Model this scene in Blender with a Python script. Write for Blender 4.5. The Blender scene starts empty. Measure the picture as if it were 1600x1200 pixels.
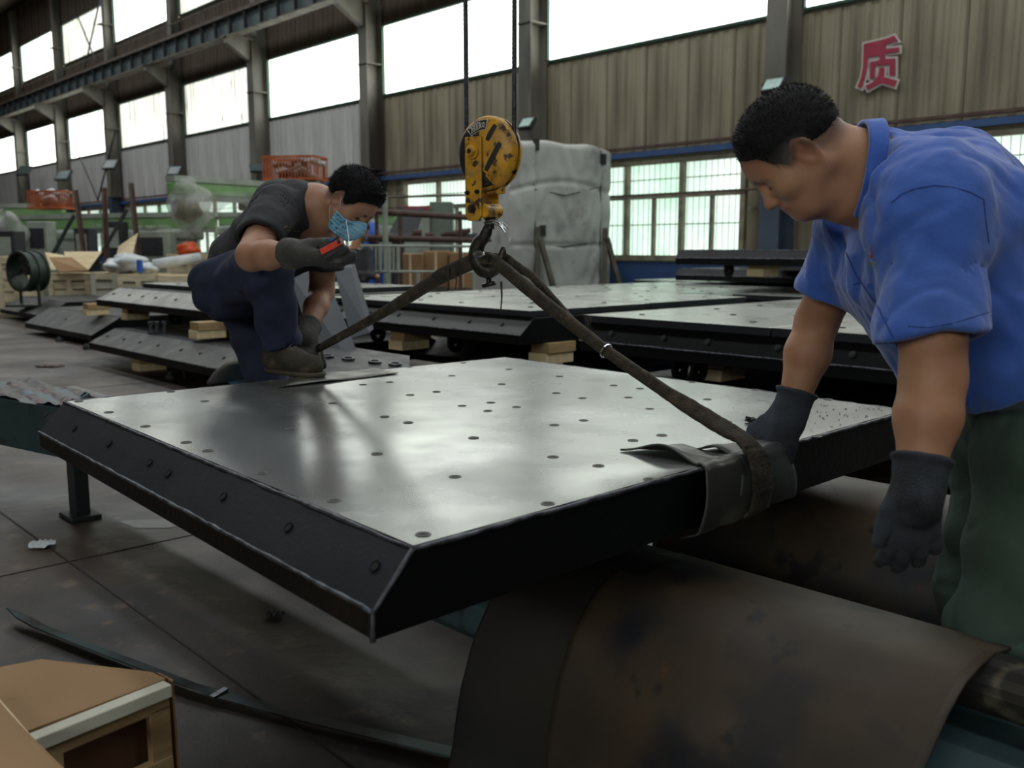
import bpy, bmesh, math, random
import numpy as np
from mathutils import Vector, Matrix
random.seed(7); rng = np.random.default_rng(7)
SC = bpy.context.scene
COL = SC.collection
PI = math.pi
R_ = math.radians
# ---------------------------------------------------------------- camera
FPX, CAMH = 1450.0, 1.3
PITCH = math.atan(212 / FPX)
cam_data = bpy.data.cameras.new('camera'); cam = bpy.data.objects.new('camera', cam_data); COL.objects.link(cam)
cam.location = (0, 0, CAMH); cam.rotation_euler = (PI / 2 - PITCH, 0, 0)
cam_data.sensor_width = 36; cam_data.lens = FPX / 1600 * 36
cam_data.clip_start = .05; cam_data.clip_end = 300
cam_data.dof.use_dof = True; cam_data.dof.focus_distance = 2.45; cam_data.dof.aperture_fstop = 4.5
SC.camera = cam
# ---------------------------------------------------------------- hall frame: s runs along the long wall, d is the distance towards it
HA = R_(43.1); HROT = -(PI / 2 - HA); WALL = 14.35
U3 = Vector((-math.sin(HA), math.cos(HA), 0)); N3 = Vector((math.cos(HA), math.sin(HA), 0))
def hall(s, d, z=0): return U3 * s + N3 * d + Vector((0, 0, z))
# ---------------------------------------------------------------- light, world, exposure
SC.view_settings.view_transform = 'Standard'; SC.view_settings.look = 'None'
SC.view_settings.gamma = 1; SC.view_settings.use_curve_mapping = False
SC.view_settings.exposure = EXPO = 0.9
wd = bpy.data.worlds.new('world'); SC.world = wd; wd.use_nodes = True
wd.node_tree.nodes['Background'].inputs[0].default_value = (.86, .94, 1, 1)
wd.node_tree.nodes['Background'].inputs[1].default_value = 1.0
def area(name, loc, rot, sx, sy, power, col=(1, 1, 1)):
    l = bpy.data.lights.new(name, 'AREA'); l.shape = 'RECTANGLE'; l.size = sx; l.size_y = sy
    l.energy = power; l.color = col
    o = bpy.data.objects.new(name, l); COL.objects.link(o); o.location = loc; o.rotation_euler = rot
    return o
SKY_W = 620
# daylight through the long rooflights of the hall
for i, d in enumerate((9.0, 2.0)):
    area('rooflight', hall(18, d, 12.2), (0, 0, HROT), 60, 1.6, SKY_W * 1.5, (.93, .98, 1))
area('camera_side_fill', hall(14, -13.9, 5.8), (PI / 2, 0, HROT + PI), 62, 2.2, SKY_W * 1.3, (.9, .97, 1))  # fill light added behind the camera to brighten the sides facing it
# ---------------------------------------------------------------- picture point -> place in the hall
_F = Vector((0, math.cos(PITCH), -math.sin(PITCH))); _U = Vector((0, math.sin(PITCH), math.cos(PITCH)))
def ray(x, y): return _F + Vector(((x - 800) / FPX, 0, 0)) - _U * ((y - 600) / FPX)
def G(x, y, z=0):
    r = ray(x, y); return Vector((0, 0, CAMH)) + r * ((z - CAMH) / r.z)
def D(x, y, d):
    r = ray(x, y); return Vector((0, 0, CAMH)) + r * (d / r.y)
def onwall(x, y, off=0.0):
    r = ray(x, y); q = Vector((0, 0, CAMH)) + r * ((WALL - off) / r.dot(N3)); return q.dot(U3), q.z
# ---------------------------------------------------------------- materials
def srgb(h):
    h = h.lstrip('#'); c = [int(h[i:i + 2], 16) / 255 for i in (0, 2, 4)]
    return tuple(((v / 12.92) if v < .04045 else ((v + .055) / 1.055) ** 2.4) for v in c) + (1,)
def mat(name, c1, c2=None, rough=.6, metal=0, vs=3, detail=5, lo=.35, hi=.65, bump=0, bs=40, st=(1, 1, 1), spec=.5, emit=0, rvar=0,
        wave=None, coat=0, attr=None, sheen=0, trans=0, alpha=None, spots=None):
    m = bpy.data.materials.new(name); m.use_nodes = True; nt = m.node_tree; N, L = nt.nodes, nt.links
    b = N['Principled BSDF']; c1 = srgb(c1) if isinstance(c1, str) else c1
    b.inputs['Base Color'].default_value = c1; b.inputs['Roughness'].default_value = rough; b.inputs['Metallic'].default_value = metal
    b.inputs['Specular IOR Level'].default_value = spec
    if coat: b.inputs['Coat Weight'].default_value = coat; b.inputs['Coat Roughness'].default_value = .15
    if sheen: b.inputs['Sheen Weight'].default_value = sheen
    if trans: b.inputs['Transmission Weight'].default_value = trans
    if alpha is not None: b.inputs['Alpha'].default_value = alpha
    tc = N.new('ShaderNodeTexCoord'); mp = N.new('ShaderNodeMapping'); mp.inputs['Scale'].default_value = st
    L.new(tc.outputs['Object'], mp.inputs[0])
    out = None
    if c2 is not None:
        nz = N.new('ShaderNodeTexNoise'); nz.inputs['Scale'].default_value = vs; nz.inputs['Detail'].default_value = detail
        L.new(mp.outputs[0], nz.inputs['Vector'])
        rp = N.new('ShaderNodeValToRGB'); rp.color_ramp.elements[0].position = lo; rp.color_ramp.elements[1].position = hi
        rp.color_ramp.elements[0].color = c1; rp.color_ramp.elements[1].color = srgb(c2) if isinstance(c2, str) else c2
        L.new(nz.outputs[0], rp.inputs[0]); out = rp.outputs[0]
        if rvar:
            mr = N.new('ShaderNodeMapRange'); mr.inputs[1].default_value = .3; mr.inputs[2].default_value = .7
            mr.inputs[3].default_value = rough - rvar; mr.inputs[4].default_value = rough + rvar
            L.new(nz.outputs[0], mr.inputs[0]); L.new(mr.outputs[0], b.inputs['Roughness'])
    def mix(a, fac, col):
        x = N.new('ShaderNodeMix'); x.data_type = 'RGBA'
        if a is None: x.inputs[6].default_value = c1
        else: L.new(a, x.inputs[6])
        x.inputs[7].default_value = srgb(col); L.new(fac, x.inputs[0]); return x.outputs[2]
    for sp in (spots or ()):       # (colour, scale, lo, hi, stretch)
        nz2 = N.new('ShaderNodeTexNoise'); nz2.inputs['Scale'].default_value = sp[1]; nz2.inputs['Detail'].default_value = 6
        m2 = N.new('ShaderNodeMapping'); m2.inputs['Scale'].default_value = sp[4] if len(sp) > 4 else (1, 1, 1)
        m2.inputs['Location'].default_value = (sp[1] * 3.1, 1.7, .3)
        L.new(tc.outputs['Object'], m2.inputs[0]); L.new(m2.outputs[0], nz2.inputs['Vector'])
        mr = N.new('ShaderNodeMapRange'); mr.inputs[1].default_value = sp[2]; mr.inputs[2].default_value = sp[3]
        L.new(nz2.outputs[0], mr.inputs[0]); out = mix(out, mr.outputs[0], sp[0])
    for an, col in (attr or ()):
        at = N.new('ShaderNodeAttribute'); at.attribute_name = an; out = mix(out, at.outputs['Fac'], col)
    if out is not None: L.new(out, b.inputs['Base Color'])
    if emit:
        b.inputs['Emission Strength'].default_value = emit
        if out is not None: L.new(out, b.inputs['Emission Color'])
        else: b.inputs['Emission Color'].default_value = c1
    hs = None
    if bump:
        n3 = N.new('ShaderNodeTexNoise'); n3.inputs['Scale'].default_value = bs; n3.inputs['Detail'].default_value = 4
        L.new(mp.outputs[0], n3.inputs['Vector'])
        bp = N.new('ShaderNodeBump'); bp.inputs['Strength'].default_value = bump; bp.inputs['Distance'].default_value = .01
        L.new(n3.outputs[0], bp.inputs['Height']); L.new(bp.outputs[0], b.inputs['Normal']); hs = bp
    if wave:                       # (scale, strength, axis)
        w = N.new('ShaderNodeTexWave'); w.inputs['Scale'].default_value = wave[0]; w.bands_direction = wave[2]
        L.new(tc.outputs['Object'], w.inputs['Vector'])
        bp = N.new('ShaderNodeBump'); bp.inputs['Strength'].default_value = wave[1]; bp.inputs['Distance'].default_value = .004
        L.new(w.outputs['Fac'], bp.inputs['Height'])
        if hs: L.new(hs.outputs[0], bp.inputs['Normal'])
        L.new(bp.outputs[0], b.inputs['Normal'])
    return m
# ---------------------------------------------------------------- mesh builder
def wm(o):
    m = o.matrix_basis.copy()
    while o.parent: o = o.parent; m = o.matrix_basis @ m
    return m
class MB:
    def __init__(s): s.v = []; s.f = []; s.m = []; s.mi = 0
    def add(s, vs, fs):
        k = len(s.v); s.v += [tuple(v) for v in vs]; s.f += [tuple(i + k for i in f) for f in fs]; s.m += [s.mi] * len(fs); return s
    def box(s, c, size, rz=0, M=None):
        c = Vector(c); x, y, z = [q / 2 for q in size]
        Rm = M or Matrix.Rotation(rz, 3, 'Z')
        vs = [c + Rm @ Vector((i * x, j * y, k * z)) for i in (-1, 1) for j in (-1, 1) for k in (-1, 1)]
        return s.add(vs, [(0, 1, 3, 2), (4, 6, 7, 5), (0, 4, 5, 1), (2, 3, 7, 6), (0, 2, 6, 4), (1, 5, 7, 3)])
    def beam(s, a, b, w, h, up=(0, 0, 1)):
        a, b = Vector(a), Vector(b); x = (b - a); l = x.length; x.normalize(); up = Vector(up)
        if abs(x.dot(up)) > .98: up = Vector((1, 0, 0))
        y = up.cross(x).normalized(); z = x.cross(y)
        return s.box((a + b) / 2, (l, w, h), M=Matrix((x, y, z)).transposed())
    def prism(s, pts, e1, e2, o, ex):       # polygon pts (2-D) in frame o,e1,e2 extruded by vector ex
        o, e1, e2, ex = Vector(o), Vector(e1), Vector(e2), Vector(ex); n = len(pts)
        a = [o + e1 * p[0] + e2 * p[1] for p in pts]
        return s.add(a + [q + ex for q in a], [tuple(range(n))[::-1], tuple(range(n, 2 * n))] + [(i, (i + 1) % n, n + (i + 1) % n, n + i) for i in range(n)])
    def tube(s, path, r, seg=10, cap=True, flat=None):   # r: number or list; flat=(vector, factor) squashes the section
        P = [Vector(p) for p in path]; n = len(P); rs = r if isinstance(r, (list, tuple)) else [r] * n
        vs = []; t0 = (P[1] - P[0]).normalized(); up = Vector((0, 0, 1)) if abs(t0.z) < .9 else Vector((1, 0, 0))
        y = up.cross(t0).normalized()
        for i in range(n):
            t = (P[min(i + 1, n - 1)] - P[max(i - 1, 0)]).normalized(); y = (y - t * y.dot(t)).normalized(); z = t.cross(y)
            for k in range(seg):
                a = 2 * PI * k / seg; q = (y * math.cos(a) + z * math.sin(a)) * rs[i]
                if flat: fv = Vector(flat[0]); q = q - fv * (q.dot(fv) * (1 - flat[1]))
                vs.append(P[i] + q)
        fs = [(i * seg + k, i * seg + (k + 1) % seg, (i + 1) * seg + (k + 1) % seg, (i + 1) * seg + k) for i in range(n - 1) for k in range(seg)]
        if cap: fs += [tuple(range(seg))[::-1], tuple((n - 1) * seg + k for k in range(seg))]
        return s.add(vs, fs)
    def cyl(s, a, b, r, seg=16, r2=None): return s.tube([a, b], [r, r2 if r2 is not None else r], seg)
    def ring(s, c, ax, ro, ri, h, seg=32):      # annulus, centre c, axis ax, thickness h
        ax = Vector(ax).normalized(); c = Vector(c)
        y = (Vector((0, 0, 1)) if abs(ax.z) < .9 else Vector((1, 0, 0))).cross(ax).normalized(); z = ax.cross(y); vs = []
        for k in range(seg):
            a = 2 * PI * k / seg; q = y * math.cos(a) + z * math.sin(a)
            vs += [c + q * ro - ax * h / 2, c + q * ro + ax * h / 2, c + q * ri + ax * h / 2, c + q * ri - ax * h / 2]
        fs = []
        for k in range(seg):
            i, j = 4 * k, 4 * ((k + 1) % seg)
            fs += [(i + t, j + t, j + (t + 1) % 4, i + (t + 1) % 4) for t in range(4)]
        return s.add(vs, fs)
    def grid(s, fn, nu, nv, thick=0):
        P = [[Vector(fn(i / nu, j / nv)) for j in range(nv + 1)] for i in range(nu + 1)]
        vs = [p for row in P for p in row]; w = nv + 1
        fs = [(i * w + j, (i + 1) * w + j, (i + 1) * w + j + 1, i * w + j + 1) for i in range(nu) for j in range(nv)]
        if thick:
            nn = []
            for i in range(nu + 1):
                for j in range(nv + 1):
                    du = P[min(i + 1, nu)][j] - P[max(i - 1, 0)][j]; dv = P[i][min(j + 1, nv)] - P[i][max(j - 1, 0)]
                    nn.append(du.cross(dv).normalized())
            k = len(vs); vs = vs + [v - m * thick for v, m in zip(vs, nn)]
            fs += [tuple(q + k for q in f[::-1]) for f in fs[:nu * nv]]
            edge = [(i * w, (i + 1) * w) for i in range(nu)][::1] + [(nu * w + j, nu * w + j + 1) for j in range(nv)]
            edge += [((i + 1) * w + nv, i * w + nv) for i in range(nu)] + [(j + 1, j) for j in range(nv)]
            fs += [(b, a, a + k, b + k) for a, b in edge]
        return s.add(vs, fs)
    def mesh(s, name, mats, smooth=False, inv=None):
        me = bpy.data.meshes.new(name); vs = s.v if inv is None else [tuple(inv @ Vector(v)) for v in s.v]
        me.from_pydata(vs, [], s.f); mats = mats if isinstance(mats, (list, tuple)) else [mats]
        for m in mats: me.materials.append(m)
        if len(mats) > 1: me.polygons.foreach_set('material_index', s.m)
        if smooth: me.polygons.foreach_set('use_smooth', [True] * len(me.polygons))
        me.update(); return me
    def build(s, name, mats, parent=None, smooth=False, bevel=0, world=True, auto=None, seg=2, fix=True):
        inv = wm(parent).inverted() if (parent is not None and world) else None
        me = s.mesh(name, mats, smooth, inv)
        if fix:
            bm = bmesh.new(); bm.from_mesh(me); bmesh.ops.recalc_face_normals(bm, faces=bm.faces); bm.to_mesh(me); bm.free()
        o = bpy.data.objects.new(name, me); COL.objects.link(o); o.parent = parent
        if auto:
            me.polygons.foreach_set('use_smooth', [True] * len(me.polygons))
            me.set_sharp_from_angle(angle=R_(auto))
        if bevel:
            md = o.modifiers.new('bevel', 'BEVEL'); md.width = bevel; md.segments = seg; md.limit_method = 'ANGLE'; md.angle_limit = R_(35)
        return o
def tag(o, label, cat=None, group=None, kind=None):
    o['label'] = label
    if cat: o['category'] = cat
    if group: o['group'] = group
    if kind: o['kind'] = kind
    return o
def thing(name, label, cat, loc=(0, 0, 0), rz=0, group=None):
    o = bpy.data.objects.new(name, None); COL.objects.link(o); o.location = loc; o.rotation_euler = (0, 0, rz)
    o.empty_display_size = .1
    return tag(o, label, cat, group)
def struct(o, label=None):
    o['kind'] = 'structure'
    if label: o['label'] = label
    return o
def dup(root, loc, rz=None, label=None, parent=None):
    r = root.copy(); COL.objects.link(r); r.location = loc
    if rz is not None: r.rotation_euler = (0, 0, rz)
    if label: r['label'] = label
    r.parent = parent
    for ch in root.children:
        c = ch.copy(); COL.objects.link(c); c.parent = r
        for g in ch.children: e = g.copy(); COL.objects.link(e); e.parent = c
    return r
# ================================================================ materials
M_conc = mat('concrete_floor', '#3f3024', '#291f17', rough=.52, vs=1.2, detail=9, bump=.35, bs=11, rvar=.14, spots=[('#54493d', .5, .55, .75), ('#1d1814', 1.1, .54, .62), ('#5d4a38', 9, .6, .72), ('#1a1714', 2.2, .6, .72), ('#40301f', 3.5, .62, .7)])
M_wallb = mat('brown_cladding', '#928a74', '#655e4e', rough=.7, vs=2.0, st=(1.5, 1.5, .16), detail=6, bump=.1, bs=20, spots=[('#4d4236', 2.2, .52, .75, (2, 2, .1)), ('#a39a86', 2.0, .6, .8, (3, 3, .08))])
M_walld = mat('dark_cladding', '#5a4c3c', '#43392e', rough=.8, vs=2, st=(1.5, 1.5, .2), spots=[('#2b241d', 1.5, .5, .8, (2, 2, .2))])
M_wallw = mat('pale_cladding', '#c2c1bf', '#a9a8a6', rough=.6, vs=2, st=(2, 2, .2), spots=[('#777470', 2, .55, .8, (3, 3, .15))])
M_blue = mat('blue_dado', '#2b4270', '#33507f', rough=.6, vs=2)
M_col = mat('column_grey', '#76736a', '#5b5850', rough=.6, vs=1.5, st=(1, 1, .4), spots=[('#3e3a34', 1.2, .5, .7, (1, 1, .3))])
M_coln = mat('column_blue_grey', '#3f4b5c', '#353f4d', rough=.6, vs=2)
M_girder = mat('girder_green_grey', '#414e50', '#364143', rough=.6, vs=2)
M_dirtyb = mat('dusty_beam', '#6b665b', '#4a453d', rough=.8, vs=4)
M_frameg = mat('green_window_frame', '#2c4a3c', rough=.6)
M_frame = mat('beige_window_frame', '#8f8a78', '#6e6858', rough=.6, vs=5)
M_paneu = mat('translucent_sheet', '#ffffff', '#eef4e6', rough=.6, vs=1.2, st=(3, 3, .2), emit=2.3, spots=[('#f8ffee', 1, .4, .7)])
M_paned = mat('dirty_translucent_sheet', '#ffffff', '#f4f4de', rough=.6, vs=2.2, st=(3, 3, .12), emit=.62, spots=[('#8f8c66', 1.3, .52, .72, (5, 5, .25)), ('#50523a', 2.3, .6, .74, (5, 5, .7))])
M_panel = mat('frosted_pane', '#eefaf2', '#cfe9da', rough=.3, vs=.6, lo=.4, hi=.6, emit=.62, st=(1, 1, .6), spots=[('#b5e6c4', .8, .55, .7)])
M_steelb = mat('black_painted_steel', '#0a0b0e', '#07080a', rough=.45, spec=.25, vs=3, bump=.15, bs=60, rvar=.08, spots=[('#15181e', 6, .62, .75)])
M_bevel = mat('black_steel_bevel', '#1a1c21', '#131519', rough=.5, vs=6, bump=.05, bs=90, rvar=.1)
M_worn = mat('worn_steel_edge', '#5c5f66', '#2a2c31', rough=.45, metal=.4, vs=30, lo=.4, hi=.6, bump=.3, bs=120)
M_top = mat('ground_steel_top', '#a3a6a6', '#868a8b', rough=.25, metal=.85, vs=4, detail=4, bump=.025, bs=7, rvar=.05, spots=[('#b4b7ba', 3, .5, .75, (1, 1, 1)), ('#6a6d70', 9, .66, .8)])
M_topl = mat('wear_plate_grey', '#b3b6b1', '#999c98', rough=.3, metal=.7, vs=2.5, detail=6, bump=.08, bs=5, rvar=.08)
M_grime = mat('dull_steel_grey', '#4e4d4a', '#3b3a38', rough=.6, metal=.2, vs=3, spots=[('#605e59', 5, .5, .7)], bump=.2, bs=50)
M_edge = mat('wear_plate_edge', '#1d2329', '#161a1f', rough=.5, vs=6)
M_palebev = mat('pale_ribbed_steel', '#9c9a92', '#7c7a73', rough=.5, metal=.3, vs=5, st=(1, 1, 1), bump=.2, bs=30)
M_darkbev = mat('dark_brown_steel', '#2b2825', '#1e1c1a', rough=.5, vs=5, bump=.2, bs=40)
M_leand = mat('dark_slate_steel', '#2f363d', '#262c32', rough=.5, vs=4)
M_hole = mat('bolt_hole_dark', '#120f0f', rough=.7)
M_bolt = mat('bolt_steel', '#7c7f84', '#3f4146', rough=.35, metal=.8, vs=80)
M_wood = mat('pale_timber', '#a48b63', '#8b734f', rough=.75, vs=6, st=(1, 1, 8), bump=.15, bs=40)
M_woodg = mat('crate_timber', '#d6cbae', '#bdb196', rough=.8, vs=3, st=(1, 1, 6), spots=[('#8a7d60', 4, .6, .75)])
M_woodw = mat('whitish_timber', '#c6c4b4', '#aeac9c', rough=.8, vs=4, st=(1, 1, 5))
M_ply = mat('plywood', '#d6c49f', '#c3af88', rough=.7, vs=3, st=(1, 6, 1))
M_card = mat('cardboard', '#957653', '#866847', rough=.85, vs=2.5, bump=.15, bs=20)
M_cardd = mat('cardboard_inner', '#6b4a32', '#523825', rough=.9, vs=3)
M_yel = mat('hoist_yellow', '#d39a1c', '#b07f24', rough=.42, vs=22, detail=8, bump=.2, bs=60, spots=[('#33271a', 40, .56, .64), ('#6b4a20', 18, .54, .66), ('#8f7a52', 30, .6, .7)])
M_black = mat('black_rubber', '#16161a', '#1f1f22', rough=.6, vs=10)
M_greasy = mat('greasy_iron', '#24231f', '#3a3630', rough=.38, metal=.5, vs=22, bump=.3, bs=70, spots=[('#5a4a34', 30, .62, .7)])
M_rope = mat('steel_rope', '#2f3138', '#4c4f57', rough=.4, metal=.6, vs=60)
M_sling = mat('webbing_sling', '#2b241c', '#40372c', rough=.9, vs=40, bump=.6, bs=160, st=(1, 1, 1), spots=[('#5a4e3c', 22, .6, .72), ('#1a1512', 8, .55, .7)])
M_pad = mat('rubber_pad', '#35373a', '#47494a', rough=.45, vs=7, bump=.2, bs=25, rvar=.1, spots=[('#6c6b64', 5, .6, .76), ('#1c1d20', 8, .58, .7)])
M_padt = mat('dusty_pad', '#45453f', '#353531', rough=.4, vs=9, bump=.2, bs=30, rvar=.1, spots=[('#6d6c64', 10, .55, .7)])
M_sheet = mat('brown_cover_sheet', '#463829', '#2f271f', rough=.62, vs=2.6, detail=7, bump=.55, bs=4, rvar=.1, spots=[('#191a22', 3.2, .5, .62), ('#5b4938', 2.2, .58, .72), ('#57331f', 7, .68, .74), ('#1c1a1a', 9, .6, .66)])
M_sheetd = mat('dark_underlay_sheet', '#221d19', '#17161a', rough=.7, vs=3, bump=.4, bs=5, spots=[('#33291f', 3, .55, .7)])
M_pipe = mat('oily_pipe', '#2d2b2a', '#43403b', rough=.4, metal=.5, vs=6, spots=[('#6e6759', 14, .6, .7)])
M_teal = mat('teal_trestle_paint', '#36494f', '#2a3a40', rough=.5, vs=4, spots=[('#1c1c1c', 9, .6, .68), ('#5b4a3c', 6, .62, .7)])
M_tealb = mat('bright_blue_trestle_paint', '#2f86b5', '#2a6f96', rough=.5, vs=6)
M_tar = mat('tar_cake', '#1b1d20', '#3c2f2b', rough=.5, vs=10, bump=.8, bs=30, spots=[('#6e3c33', 9, .6, .68), ('#2d5a6b', 7, .62, .7)])
M_strip = mat('flat_bar', '#23211f', '#4f5f62', rough=.4, metal=.6, vs=3, lo=.45, hi=.6)
M_green = mat('machine_green', '#7fa56e', '#6c925c', rough=.5, vs=3)
M_mgrey = mat('machine_grey', '#9ba398', '#838b80', rough=.6, vs=3)
M_mdark = mat('machine_dark', '#2b2e33', '#1f2226', rough=.6, vs=3)
M_orange = mat('orange_cage', '#b25a2c', '#964a24', rough=.6, vs=8)
M_rust = mat('red_brown_post', '#55403a', '#443029', rough=.7, vs=6)
M_wrap = mat('white_wrap', '#b3b5b2', '#9fa19d', rough=.75, vs=2, bump=.5, bs=4, spots=[('#7e7f7c', 1.6, .56, .74), ('#8d8a80', 5, .62, .75)])
M_film = mat('plastic_film', '#b9bcb6', '#8e918a', rough=.25, vs=6, bump=.7, bs=8, alpha=.42)
M_plast = mat('white_plastic', '#c9cdd0', '#b3b8bc', rough=.4, vs=4, bump=.5, bs=12)
M_bluep = mat('blue_plastic', '#1f4fa8', '#2a62c4', rough=.45, vs=3)
M_orb = mat('orange_bag', '#e2571a', '#c94a14', rough=.5, vs=6, bump=.4, bs=14)
M_fan = mat('fan_dark_green', '#23302b', '#2f3b33', rough=.5, metal=.3, vs=5)
M_alu = mat('crumpled_foil', '#c8cacb', '#8c8f92', rough=.25, metal=.9, vs=20)
M_lampd = mat('floodlight_glass_dark', '#4b5a58', '#3a4644', rough=.3, vs=8)
M_lamp = mat('floodlight_glass', '#a9c4bd', '#c5dbd5', rough=.15, vs=8)
M_red = mat('red_sign', '#9c2f45', '#8d2a40', rough=.5, vs=4)
M_white = mat('white_board', '#bdb7b2', rough=.5)
M_cab = mat('cabinet_grey_green', '#6c7a6c', '#5d6a5e', rough=.5, vs=2)
M_ropel = mat('thin_cord', '#3a3a38', rough=.8)

# ================================================================ the hall
fl = MB(); fl.grid(lambda u, v: hall(-22 + 86 * u, -14 + 28.6 * v, 0), 4, 4)
struct(fl.build('floor', M_conc, fix=False), 'brown stained concrete floor of the workshop')
bpy.data.objects['floor'].data.flip_normals() if bpy.data.objects['floor'].data.polygons[0].normal.z < 0 else None
# expansion joints of the floor slab
jb = MB()
for d in (-2.2, 1.2, 4.6, 8): jb.beam(hall(-10, d, .001), hall(60, d, .001), .007, .003)
for s in range(-6, 60, 5): jb.beam(hall(s, -13, .001), hall(s, 14, .001), .006, .003)
struct(jb.build('floor_joint', M_hole), 'dark joints of the floor slab')
cl = MB(); cl.box(hall(21, 0.2, 12.75), (86, 28.9, .2), HROT)
struct(cl.build('ceiling', M_walld), 'dark roof deck')
for nm, s0, d0, sx, dx in (('wall_front', 21, -14.2, 86, .2), ('wall_left', 64, 0, .2, 28.6), ('wall_right', -22, 0, .2, 28.6)):
    w = MB(); w.box(hall(s0, d0, 6.3), (sx, dx, 12.8), HROT); struct(w.build(nm, M_walld))
for k in range(2):      # windows of the side wall behind the camera
    w = MB(); w.box(hall(-12 + 10 * k, -14.05, 6.5), (8, .05, 3.2), HROT); struct(w.build('window_%d' % (40 + k), M_paneu))
# long wall: girts as the wall body, cladding panels as its pieces
girt = MB()
for z in (1.0, 3.1, 5.08, 6.9, 9.05, 10.8, 12.4): girt.box(hall(21, WALL + .06, z), (86, .08, .1), HROT)
for z in (2.0, 4.1, 8.0): girt.box(hall(21, WALL + .12, z), (86, .06, .08), HROT)
wall = struct(girt.build('wall_back', M_dirtyb), 'long corrugated metal wall with bands of windows')
outer = MB(); outer.box(hall(21, WALL + .3, 6.3), (86, .1, 12.8), HROT)
struct(outer.build('outer_skin', M_walld, wall))
PW = .98
def cladding(z0, z1):
    m = MB(); xs = []
    prof = [(0, 0), (.12, 0), (.15, .025), (.21, .025), (.24, 0), (.36, 0), (.39, .025), (.45, .025), (.48, 0), (.6, 0), (.63, .025), (.69, .025), (.72, 0), (.84, 0), (.87, .025), (.93, .025), (.96, 0), (PW - .012, 0)]
    n = len(prof); vs = [(x, -y, z) for z in (z0, z1) for x, y in prof]
    m.add(vs, [(i, i + 1, n + i + 1, n + i) for i in range(n - 1)])
    m.add([(PW - .012, 0, z0), (PW - .012, .03, z0), (PW - .012, .03, z1), (PW - .012, 0, z1)], [(0, 1, 2, 3)])
    return m
def place_panels(z0, z1, mt, s0, s1, off=0):
    me = cladding(z0, z1).mesh('cladding_panel', mt); s = s0
    inv = wm(wall).inverted()
    while s < s1 - .05:
        o = bpy.data.objects.new('cladding_panel', me); COL.objects.link(o); o.parent = wall
        o.location = hall(s + PW, WALL - off + random.uniform(0, .008), 0); o.rotation_euler = (0, 0, HROT)
        s += PW
COLS = [8.53 + 5.88 * k for k in range(-3, 9)]
place_panels(3.15, 5.08, M_wallb, -9, COLS[5] - .1); place_panels(3.15, 5.08, M_wallw, COLS[5], 62)
place_panels(6.92, 9.05, M_walld, -9, 62); place_panels(10.82, 12.6, M_walld, 6, 62)
place_panels(1.0, 3.1, M_wallb, -9, .2)
dd = MB(); dd.box(hall(21, WALL - .02, .52), (86, .06, 1.04), HROT)
struct(dd.build('dado_band', M_blue, wall))
bb = MB(); bb.box(hall(21, WALL - .12, 3.07), (86, .14, .1), HROT); struct(bb.build('blue_rail', M_blue, wall))
bb = MB(); bb.box(hall(21, WALL - .16, 3.2), (86, .1, .05), HROT); bb.cyl(hall(-10, WALL - .3, 2.3), hall(60, WALL - .3, 2.3), .02, 8)
struct(bb.build('service_pipe', M_rust, wall))
# window bands
wn = 0
def window(s0, s1, z0, z1, pm, npan, frm, name_i, thickness=.05):
    fr = MB(); y = WALL - .03
    for z in (z0, z1): fr.box(hall((s0 + s1) / 2, y, z), (s1 - s0, .07, thickness), HROT)
    for s in (s0, s1): fr.box(hall(s, y, (z0 + z1) / 2), (thickness, .07, z1 - z0), HROT)
    f = struct(fr.build('window_%d' % name_i, frm)); w = (s1 - s0) / npan
    for k in range(npan):
        a = s0 + k * w
        p = MB(); nn = 5; vs = []
        for i in range(nn * 2 + 1):
            t = i / (nn * 2); off = .012 if i % 2 else 0
            vs += [hall(a + .004 + (w - .008) * t, WALL + .03 - off, z0), hall(a + .004 + (w - .008) * t, WALL + .03 - off, z1)]
        p.add(vs, [(2 * i, 2 * i + 1, 2 * i + 3, 2 * i + 2) for i in range(nn * 2)])
        p.build('pane', pm, f)
    return f
for k in range(11):
    a, b = COLS[k] + .2, COLS[k + 1] - .2
    if b < 0: continue
    wn += 1; window(a, b, 5.15, 6.85, M_paned if 6 <= k <= 7 else M_paneu, 6, M_frameg, wn)
    wn += 1; window(a, b, 9.12, 10.76, M_paned if k in (6, 8) else M_paneu, 6, M_frameg, wn)
# low windows with sashes and bars
def low_window(s0, s1, i, nb):
    fr = MB(); y = WALL - .05; z0, z1, zt = 1.12, 2.92, 2.28
    for z, h in ((z0, .1), (z1, .09), (zt, .09)): fr.box(hall((s0 + s1) / 2, y, z), (s1 - s0 + .1, .1, h), HROT)
    w = (s1 - s0) / nb
    for k in range(nb + 1): fr.box(hall(s0 + k * w, y, (z0 + z1) / 2), (.1, .1, z1 - z0), HROT)
    for k in range(nb): fr.box(hall(s0 + (k + .5) * w, y + .01, (z0 + zt) / 2), (.07, .07, zt - z0), HROT)
    f = struct(fr.build('window_%d' % i, M_frame))
    for k in range(nb):
        for (a, b, c, e) in ((0, 1, zt, z1), (0, .5, z0, zt), (.5, 1, z0, zt)):
            p = MB(); p.box(hall(s0 + (k + (a + b) / 2) * w, WALL + .02, (c + e) / 2), ((b - a) * w, .01, e - c), HROT); p.build('pane', M_panel, f)
    br = MB(); n = int((s1 - s0) / .13)
    for q in range(n): br.cyl(hall(s0 + (q + .5) * .13, WALL - .005, z0), hall(s0 + (q + .5) * .13, WALL - .005, z1), .006, 5)
    for z in (1.75, 2.6): br.cyl(hall(s0, WALL - .005, z), hall(s1, WALL - .005, z), .01, 5)
    b = br.build('window_bar', M_frame, f)
    return f
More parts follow.
